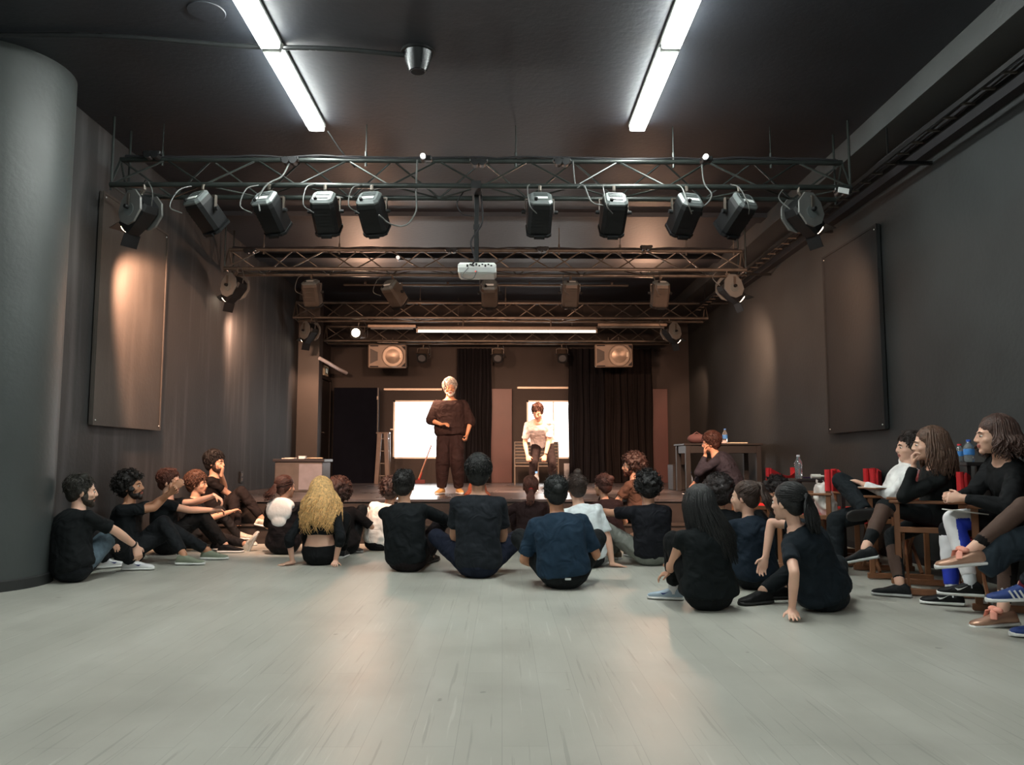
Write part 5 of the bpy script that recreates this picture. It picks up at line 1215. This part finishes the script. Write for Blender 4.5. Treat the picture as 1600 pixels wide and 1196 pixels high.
# 31
person('person mostly outside the frame in dark trousers with blue striped running shoes', None, None, .0, yaw=84, look=80, s=1.02, headw=(3.40, 3.92, 1.34), hipw=(3.45, 4.08, 0), z0=0, ph=.58, skin=SK, slouch=.2,
       hands=[('w', 3.3, 3.9, .75), ('w', 3.3, 4.2, .75)], feet=[('p', 1600, 915, .38), ('p', 1640, 978, .40)], kpole=[(-.1, 1, 1.0), (0, 1, .4)], hair=('short', (40, 30, 25), {}), top=('long', (40, 44, 50), {}),
       legs=('long', (26, 30, 36), {}), toes=[(.05, 1, -.05), (.1, 1, 0)], socks=((92, 24, 40), .3, ((230, 230, 230), (60, 50, 110))), shoes=(mat('blue_runner', srgb((28, 56, 118)), .6, var=.15, scale=60), M_SOLE, 'stripes', M_SOLE, True))
# ================================================================== stage furnishings and props
M_CURT = mat('black_curtain', (.009, .009, .011), .95, spec=.1, var=.2, scale=4, stretch=(8, 8, .5)); M_CURTB = mat('brown_black_curtain', (.012, .010, .010), .95, spec=.1, var=.25, scale=4, stretch=(8, 8, .5))
def curtain(x0, x1, y, z0, z1, folds, m_, label, amp=.05):
    m = MB(); n = folds * 12; rows = 9; vs = []; fs = []; r = random.Random(int(x0 * 100))
    ph = [r.uniform(-.5, .5) for _ in range(n + 1)]
    for j in range(rows + 1):
        z = z0 + (z1 - z0) * j / rows; k_ = 1 - .35 * j / rows
        for i in range(n + 1):
            t = i / n; vs.append((x0 + (x1 - x0) * t + .01 * math.sin(j + t * 9), y + amp * k_ * (math.sin(t * folds * 2 * PI + .4 * math.sin(j * .5 + t * 5)) + .35 * math.sin(t * folds * 4.7 * PI + 1)), z))
    N_ = (n + 1) * (rows + 1); vs += [(a, b + .012, c) for a, b, c in vs]
    for j in range(rows):
        for i in range(n):
            a = j * (n + 1) + i; fs.append((a, a + 1, a + n + 2, a + n + 1)); fs.append((a + N_, a + n + 1 + N_, a + n + 2 + N_, a + 1 + N_))
    for j in range(rows):
        a = j * (n + 1); fs.append((a, a + n + 1, a + n + 1 + N_, a + N_)); a += n; fs.append((a, a + N_, a + n + 1 + N_, a + n + 1))
    for i in range(n):
        fs.append((i, i + N_, i + 1 + N_, i + 1)); a = rows * (n + 1) + i; fs.append((a, a + 1, a + 1 + N_, a + N_))
    m.add(vs, fs); o = m.obj('curtain', m_, smooth=True); return tag(o, label, 'curtain', 'curtains at the back of the stage')
yc = BACKY - .25
def cx_(px, y=yc): return P(px, 700, y).x
zt = P(800, 545, yc).z
curtain(cx_(713), cx_(768), yc, STZ + .01, zt, 7, M_CURT, 'narrow black pleated curtain between the two windows')
curtain(cx_(889), cx_(945), yc, STZ + .01, zt, 5, M_CURT, 'black pleated curtain directly right of the right window')
curtain(cx_(945), cx_(1022), yc + .05, STZ + .01, zt, 6, M_CURTB, 'brownish black curtain between the window curtain and the right red-brown panel')
zr = P(800, 607, yc).z
for (a, b, lab) in ((767, 800, 'red-brown wooden panel standing right of the narrow black curtain'), (1022, 1046, 'red-brown wooden panel at the right end of the back wall')):
    m = MB(); m.box(((cx_(a) + cx_(b)) / 2, BACKY - .12, (STZ + zr) / 2), (cx_(b) - cx_(a), .05, zr - STZ), bev=.004); tag(m.obj('wood_panel', M_RED), lab, 'wooden panel', 'red-brown panels on stage')
t = thing('stage_flat', 'tall black door-like panel standing at the back left of the stage', 'panel', (cx_(557), BACKY - .32, STZ))
m = MB(); m.box((0, 0, (zr - STZ) / 2), (cx_(592) - cx_(521), .06, zr - STZ), bev=.006); m.obj('board', mat('flat_black', (.004, .005, .009), .95, spec=.08), t)
m = MB(); m.box(((cx_(592) - cx_(521)) / 2 - .02, -.035, (zr - STZ) / 2), (.03, .02, zr - STZ)); m.obj('edge_strip', M_BLACK, t)
m = MB(); m.box((.43, -.045, 1.72), (.03, .02, .07)); m.obj('latch', M_STEEL, t)
# grey panel strip right of the window (white upright)
m = MB(); m.box((P(892.5, 700, BACKY - .06).x, BACKY - .05, STZ + .55), (.03, .03, 1.05)); tag(m.obj('white_batten', M_WHITE), 'thin white upright batten beside the right window', 'batten')
# step ladder
lx, ly = P(597, 757, 15.6).x, 15.6
t = thing('step_ladder', 'brown folding step ladder left of the left window', 'ladder', (lx, ly, STZ)); ML = mat('ladder_wood', (.10, .075, .062), .5, .1); hh = .98
for s, nm in ((-1, 1), (1, 1)):
    m = MB(); R_ = Matrix.Rotation(s * .04, 3, 'Y'); m.box((s * .105 - s * .02, -.02, hh / 2), (.085, .03, hh), R=Matrix.Rotation(-s * .05, 3, 'Y'), bev=.006); m.obj('rail', ML, t)
    m = MB(); m.box((s * .10, .28, hh / 2), (.03, .025, hh), R=Matrix.Rotation(.22, 3, 'X')); m.obj('rear_rail', M_STEEL, t)
for k in range(4):
    m = MB(); m.box((0, .03, .16 + k * .24), (.22, .10, .02), bev=.004); m.obj('rung', M_STEEL, t)
m = MB(); m.box((0, .06, hh + .01), (.26, .16, .03), bev=.006); m.obj('cap', ML, t)
# broom leaning left of the standing man
a, b = P(654, 756, 15.9), P(674, 700, 16.4); a.z = STZ + .05
t = thing('broom', 'red-ended broom leaning against the wall behind the standing man', 'broom', (a.x, a.y, STZ)); L_ = (b - a)
m = MB(); m.cyl((0, 0, .10), Vector((0, 0, .1)) + L_ * 1.0, .014); m.obj('handle', mat('broom_wood', (.45, .22, .14), .5), t, smooth=True)
m = MB(); m.cyl((0, 0, .07), Vector((0, 0, .07)) + L_ * .22, .022, .018); m.obj('socket', mat('broom_red', (.5, .03, .03), .4), t, smooth=True)
m = MB(); m.box((0, 0, .04), (.26, .05, .08), bev=.01); m.obj('bristle_head', mat('bristles', (.12, .03, .03), .8), t)
# stacked chairs
MC = mat('chair_tube_grey', (.20, .17, .14), .45, .4); MCS = mat('chair_seat_black', (.02, .02, .02), .6)
def stack_chair(loc, rz, label, grp):
    t = thing('stacking_chair', label, 'chair', loc, (0, 0, rz), grp)
    for sx in (-1, 1):
        for (y0, h_) in ((-.19, .36), (.19, .50)):
            m = MB(); m.cyl((sx * .19, y0, 0), (sx * .19, y0, h_), .011, seg=8); m.obj('leg', MC, t, smooth=True)
    for (yy, zz) in ((-.19, .35), (.19, .35), (.19, .50)): m = MB(); m.cyl((-.2, yy, zz), (.2, yy, zz), .011, seg=8); m.obj('crossbar', MC, t, smooth=True)
    m = MB(); m.box((0, 0, .365), (.37, .38, .02), bev=.008); m.obj('seat', MCS, t)
    m = MB(); m.box((0, .175, .455), (.36, .02, .07), bev=.006); m.obj('backrest', MCS, t)
    return t
pr = None
words = ['lowest', 'second', 'third', 'fourth', 'fifth', 'topmost']
for (px, where) in ((820, 'left stack behind the bending man'), (856, 'right stack behind the bending man')):
    for k in range(6):
        loc = (P(px, 756, 15.3).x, 15.3 + k * .012, STZ + k * .06); lab = '%s grey-framed chair of the %s' % (words[k], where)
        if pr is None: pr = stack_chair(loc, PI, lab, 'stacked chairs on the stage')
        else: dup(pr, loc, (0, 0, PI), lab)
# grey cabinet with papers at the left edge of stage
cb = P(464, 768, 12.0)
t = thing('equipment_cabinet', 'low grey cabinet with dark top against the left wall on stage', 'cabinet', (-3.36, 12.15, STZ))
xl, xr = P(424, 740, 11.9).x, P(503, 740, 11.9).x; zc = P(460, 722, 11.9).z - STZ
t.location = ((xl + xr) / 2 + .02, 12.2, STZ); w_ = xr - xl
m = MB(); m.box((0, 0, zc / 2), (w_ - .04, .55, zc), bev=.01); m.obj('body', mat('cabinet_grey', (.085, .075, .07), .5), t)
m = MB(); m.box((w_ * .24, -.28, zc / 2), (w_ * .46, .02, zc - .06), bev=.003); m.obj('door', mat('cabinet_pale', (.19, .19, .22), .45), t)
m = MB(); m.box((0, 0, zc + .02), (w_ + .02, .6, .045), bev=.006); m.obj('top', mat('cabinet_top_dark', (.02, .018, .022), .4), t)
for k, (dx, c_, lab, nm, sz) in enumerate(((-.2, (.8, .75, .68), 'flat pale papers on the left of the grey cabinet', 'paper_stack', (.18, .2, .012)), (.0, (.75, .8, .85), 'small pale blue box on the grey cabinet', 'small_box', (.10, .1, .035)), (.2, (.85, .7, .5), 'pale tan coiled strap on the right of the grey cabinet', 'strap_coil', (.16, .1, .025)))):
    m = MB()
    if nm == 'strap_coil':
        pts = [Vector(((.05 + .004 * j) * math.cos(j * .5), (.035 + .003 * j) * math.sin(j * .5), .012)) for j in range(20)]; m.loft(pts, [.007] * 20, seg=6)
    else:
        m.box((0, 0, sz[2] / 2), sz, bev=.003)
        if nm == 'paper_stack': m.box((.02, .01, sz[2] + .003), (.17, .19, .006), R=Matrix.Rotation(.2, 3, 'Z'))
        else: m.box((0, 0, sz[2] + .004), (.104, .104, .01), bev=.002)
    tag(m.obj(nm, mat(nm + '_mat', c_, .6), None, loc=(t.location.x + dx, 12.15, STZ + zc + .043)), lab, 'paper' if k == 0 else 'box' if k == 1 else 'strap')
# black table on the right of the stage
ta, tb = P(1071, 696, 11.6), P(1190, 696, 11.6); tz = P(1130, 693, 11.6).z - STZ
t = thing('black_table', 'black wooden table on the right side of the stage', 'table', ((ta.x + tb.x) / 2, 11.95, STZ)); tw = tb.x - ta.x
MT = mat('black_table_paint', (.020, .018, .018), .55)
m = MB(); m.box((0, 0, tz - .015), (tw + .04, .72, .03), bev=.005); m.obj('tabletop', MT, t)
for sx in (-1, 1):
    for sy in (-1, 1):
        m = MB(); m.box((sx * (tw / 2 - .04), sy * .31, (tz - .03) / 2), (.07, .07, tz - .03), bev=.004); m.obj('leg', MT, t)
m = MB()
for sy in (-1, 1): m.box((0, sy * .32, tz - .085), (tw - .14, .03, .11))
for sx in (-1, 1): m.box((sx * (tw / 2 - .04), 0, tz - .085), (.03, .56, .11))
m.obj('apron', MT, t)
tcx, tcz = t.location.x, STZ + tz
# things on the table
M_CLEAR = mat('clear_plastic', (.75, .82, .85), .08, trans=.85, var=.02); M_LBL = mat('bottle_label_blue', (.08, .30, .75), .4)
def bottle(loc, h, r_, label, capc=(.1, .3, .8), lab=True, grp='water bottles', lc=None):
    t = thing('water_bottle', label, 'bottle', loc, group=grp)
    m = MB(); m.loft([(0, 0, 0), (0, 0, .01), (0, 0, h * .25), (0, 0, h * .5), (0, 0, h * .68), (0, 0, h * .82), (0, 0, h * .92)], [r_ * .85, r_, r_ * .96, r_, r_, r_ * .55, r_ * .38], seg=20); m.obj('bottle_body', M_CLEAR, t, smooth=True)
    m = MB(); m.cyl((0, 0, h * .91), (0, 0, h), r_ * .45, seg=14); m.obj('cap', mat('cap_%d' % int(capc[0] * 100), capc, .4), t, smooth=True)
    if lab: m = MB(); m.cyl((0, 0, h * .32), (0, 0, h * .58), r_ * 1.03, seg=20, cap=False); m.obj('label_band', lc or M_LBL, t, smooth=True)
    return t
bottle((P(1133, 690, 11.8).x, 11.8, tcz), .22, .036, 'small water bottle with blue label standing on the black table')
bottle((P(1086, 750, 11.55).x, 11.85, STZ + .0), .30, .04, 'water bottle with blue cap standing under the black table, left side', lab=False)
m = MB(); m.box((0, 0, .004), (.30, .22, .008)); m.box((.02, .02, .011), (.28, .2, .006), R=Matrix.Rotation(.15, 3, 'Z')); tag(m.obj('papers', mat('paper_cream', (.85, .72, .55), .7), None, loc=(P(1150, 690, 11.8).x, 11.85, tcz + .001)), 'cream sheets of paper lying on the black table', 'paper')
m = MB(); m.box((0, 0, .02), (.13, .16, .04), bev=.004); tag(m.obj('notebook', mat('notebook_pale', (.8, .65, .62), .6), None, loc=(P(1128, 690, 11.7).x - .02, 11.68, tcz + .001)), 'pale thick notebook lying at the foot of the bottle on the table', 'book')
m = MB(); m.ell((0, 0, .07), (.14, .12, .075)); m.loft([(-.08, 0, .12), (0, 0, .17), (.08, 0, .12)], [.008] * 3, seg=6); tag(m.obj('small_bag', mat('bag_brown', (.16, .08, .08), .7), None, loc=(P(1090, 690, 11.8).x, 11.85, tcz + .001), smooth=True), 'small brown soft bag at the left end of the black table', 'bag')
m = MB(); m.box((0, 0, .20), (.26, .40, .40), bev=.01); m.box((0, -.203, .2), (.2, .006, .32)); tag(m.obj('black_cube', mat('cube_black', (.03, .026, .024), .5), None, loc=(P(1063, 765, 12.6).x, 12.7, STZ)), 'black box stool behind the left leg of the black table', 'box stool')

# director chairs
M_WOOD = mat('chair_wood', srgb((124, 82, 54)), .45, var=.25, scale=6, stretch=(1, 1, .15)); M_REDC = mat('red_canvas', srgb((205, 38, 44)), .8, var=.06, scale=60, bump=.1)
def director(x, y, yaw, label, grp='director chairs by the right wall', sag=.03, sh=.47):
    t = thing('director_chair', label, 'chair', (x, y, 0), (0, 0, math.radians(yaw)), grp); w2, d2 = .26, .21
    # side frames run front (y+) to back (y-)
    for s in (-1, 1):
        for yy in (-1, 1):
            m = MB(); top = .66 if yy > 0 else .88
            m.box((s * w2, yy * d2, .04 + (top - .04) / 2), (.028, .042, top - .04), bev=.004); m.obj('leg', M_WOOD, t)
        m = MB(); m.box((s * w2, 0, .03), (.034, .50, .045), bev=.006); m.obj('foot_rail', M_WOOD, t)
        m = MB(); m.box((s * w2, 0, sh), (.03, .42, .04), bev=.004); m.obj('seat_rail', M_WOOD, t)
        m = MB(); m.box((s * w2, .01, .67), (.055, .50, .022), bev=.006); m.obj('armrest', M_WOOD, t)
    for yy in (-.16, .16):
        for s in (-1, 1):
            m = MB(); m.box((0, yy + s * .012, .25), (.62, .02, .035), R=Matrix.Rotation(s * .70, 3, 'Y'), bev=.003); m.obj('cross_brace', M_WOOD, t)
    m = MB(); vs = []; fs = []
    n = 10
    for j in (-.21, .21):
        for i in range(n + 1): f = i / n; vs.append((-w2 + 2 * w2 * f, j, sh + .02 - .05 * math.sin(PI * f)))
    for i in range(n): fs.append((i, i + 1, n + 2 + i, n + 1 + i))
    k = len(vs); vs += [(a, b, c - .008) for a, b, c in vs]; fs += [(n + 1 + i + k, n + 2 + i + k, i + 1 + k, i + k) for i in range(n)]
    for i in range(n): fs += [(i, k + i, k + i + 1, i + 1), (n + 1 + i, n + 2 + i, k + n + 2 + i, k + n + 1 + i)]
    fs += [(0, n + 1, k + n + 1, k), (n, k + n, k + 2 * n + 1, 2 * n + 1)]
    m.add(vs, fs); m.obj('seat', M_REDC, t)
    m = MB(); vs = []; fs = []
    for i in range(n + 1):
        f = i / n; q = math.sin(PI * f); dy = -d2 - .03 - .05 * q; sg = sag * q
        vs += [(-w2 - .01 + (2 * w2 + .02) * f, dy, .70 - sg * .4), (-w2 - .01 + (2 * w2 + .02) * f, dy, .885 - sg), (-w2 - .01 + (2 * w2 + .02) * f, dy - .012, .885 - sg), (-w2 - .01 + (2 * w2 + .02) * f, dy - .012, .70 - sg * .4)]
    for i in range(n):
        for q in range(4): fs.append((i * 4 + q, i * 4 + (q + 1) % 4, i * 4 + 4 + (q + 1) % 4, i * 4 + 4 + q))
    fs += [(3, 2, 1, 0), (n * 4, n * 4 + 1, n * 4 + 2, n * 4 + 3)]
    m.add(vs, fs)
    for s in (-1, 1): m.cyl((s * w2, -d2, .70), (s * w2, -d2, .89), .026, seg=10)
    m.obj('backrest', M_REDC, t)
    return t
def dch(px, y, yaw, label, **k): director(P(px, 800, y).x, y, yaw, label, **k)
dch(1447, 6.04, 66, 'brown wooden director chair under the woman in the black hoodie')
director(3.37, 5.40, 68, 'brown wooden director chair under the woman with white and blue leggings')
director(3.30, 6.86, 78, 'brown wooden director chair under the person in the white shirt')
director(3.45, 4.72, 82, 'brown wooden director chair mostly outside the frame, nearest the rose shoes', sh=.47)
director(3.45, 4.08, 84, 'brown wooden director chair outside the right edge, nearest the blue shoes')
dch(1262, 7.42, 62, 'empty director chair with a white bag hanging on it')
dch(1194, 8.8, 42, 'director chair whose red back shows above the bowed curly head', sag=.08)
director(3.27, 7.64, 72, 'red-backed director chair behind the outstretched hand of the white shirt', sag=.05)
director(3.54, 8.18, 62, 'red-backed director chair farthest back by the right wall')
# white bag on the empty chair
bx = P(1280, 775, 7.25); m = MB()
m.loft([(0, 0, .02), (.02, 0, -.05), (.05, .01, -.16), (.07, .0, -.26)], [(.05, .07), (.08, .10), (.09, .12), (.07, .10)], seg=14); m.loft([(-.02, 0, 0), (-.03, 0, .06), (.03, 0, .06), (.04, 0, 0)], [.008] * 4, seg=6)
tag(addobj('plastic_bag', fuse(m, 'bag', mat('white_bag', (.75, .72, .68), .5), .008, 2, None, .010, 40, 9), None), 'crumpled white plastic bag hanging on the empty director chair', 'bag').location = (bx.x, 7.22, bx.z + .08)
# low black side table with things on it behind the audience
sx_, sy_ = P(1272, 760, 8.0).x, 8.0; szz = P(1272, 748, 8.0).z
t = thing('side_table', 'small black table between the red-backed chairs', 'table', (sx_, sy_, 0))
m = MB(); m.box((0, 0, szz - .015), (.50, .42, .03), bev=.006); m.obj('tabletop', MT, t)
for a_ in (-1, 1):
    for b_ in (-1, 1): m = MB(); m.box((a_ * .21, b_ * .17, (szz - .03) / 2), (.035, .035, szz - .03)); m.obj('leg', MT, t)
bottle((P(1247, 740, 8.0).x, 7.98, szz), .235, .038, 'clear water bottle on the small black table, behind the red chair back', capc=(.75, .75, .8), lab=False)
m = MB(); m.cyl((-.07, 0, .024), (.02, 0, .024), .023, seg=14); m.cyl((.02, 0, .024), (.09, .0, .024), .012, seg=10); tag(m.obj('white_flask', mat('flask_white', (.85, .83, .75), .4), None, smooth=True, loc=(P(1276, 743, 7.9).x, 7.86, szz)), 'small white bottle lying on its side on the small black table', 'bottle')
m = MB(); m.box((0, 0, .006), (.2, .13, .012), bev=.003); tag(m.obj('dark_folder', mat('folder_violet', (.06, .03, .10), .5), None, loc=(P(1262, 741, 8.1).x, 8.13, szz)), 'dark violet folder on the small black table', 'folder')
# bottles behind the right woman
t = thing('ledge_table', 'dark narrow table behind the woman with highlighted hair', 'table', (3.68, 6.25, 0)); zq = P(1505, 722, 6.25).z
m = MB(); m.box((0, 0, zq - .015), (.36, .46, .03), bev=.005); m.obj('tabletop', MT, t)
for a_ in (-1, 1):
    for b_ in (-1, 1): m = MB(); m.box((a_ * .15, b_ * .19, (zq - .03) / 2), (.03, .03, zq - .03)); m.obj('leg', MT, t)
bottle((P(1500, 715, 6.25).x, 6.25, zq), .14, .034, 'short bottle with red cap behind the woman with highlighted hair', capc=(.75, .05, .06))
bottle((P(1511, 715, 6.15).x, 6.12, zq), .17, .038, 'taller bottle with blue cap behind the woman with highlighted hair', capc=(.04, .12, .55))
# clipboards / papers in laps
q = P(1378, 763, 6.72); t = thing('clipboard', 'wooden clipboard with paper on the lap of the person in the white shirt', 'clipboard', q, (0, 0, .3))
m = MB(); m.box((0, 0, 0), (.34, .24, .010), bev=.002); m.obj('board', M_WOOD, t); m = MB(); m.box((0, 0, .008), (.31, .21, .004)); m.obj('paper', mat('paper_white', (.85, .83, .75), .7), t)
q = P(1508, 800, 5.22); m = MB(); m.box((0, 0, .0), (.22, .15, .008), R=Matrix.Rotation(.12, 3, 'Y')); tag(m.obj('paper_sheet', mat('paper_grey', (.62, .60, .56), .7), None, loc=q), 'folded sheet of paper in the lap of the woman with highlighted hair', 'paper')
# coat hanging from the lap at the right edge
a, b, c = P(1612, 846, 4.62), P(1568, 856, 4.62), P(1538, 896, 4.62); m = MB()
m.loft([a + Vector((.35, .05, .02)), a, b, (b + c) / 2, c], [(.04, .10), (.05, .10), (.05, .10), (.04, .08), (.02, .05)], seg=16)
tag(addobj('draped_coat', fuse(m, 'coat', cloth((44, 54, 62)), .01, 3, None, .007, 20, 4), None), 'dark slate coat hanging down from the lap at the right edge', 'coat')
# clear plastic cup
q = G(1573, 965); m = MB(); m.loft([(0, 0, 0), (0, 0, .01), (0, 0, .12)], [.028, .03, .038], seg=20, cap=True); tag(m.obj('plastic_cup', M_CLEAR, None, smooth=True, loc=(q.x, q.y + .1, 0)), 'clear plastic cup on the floor beside the rose shoe', 'cup')
# water bottle held by the stage between bending man
bottle((P(838, 760, 12.0).x, 12.0, STZ), .3, .04, 'clear water bottle standing on the stage between the legs of the bending man', lab=False)
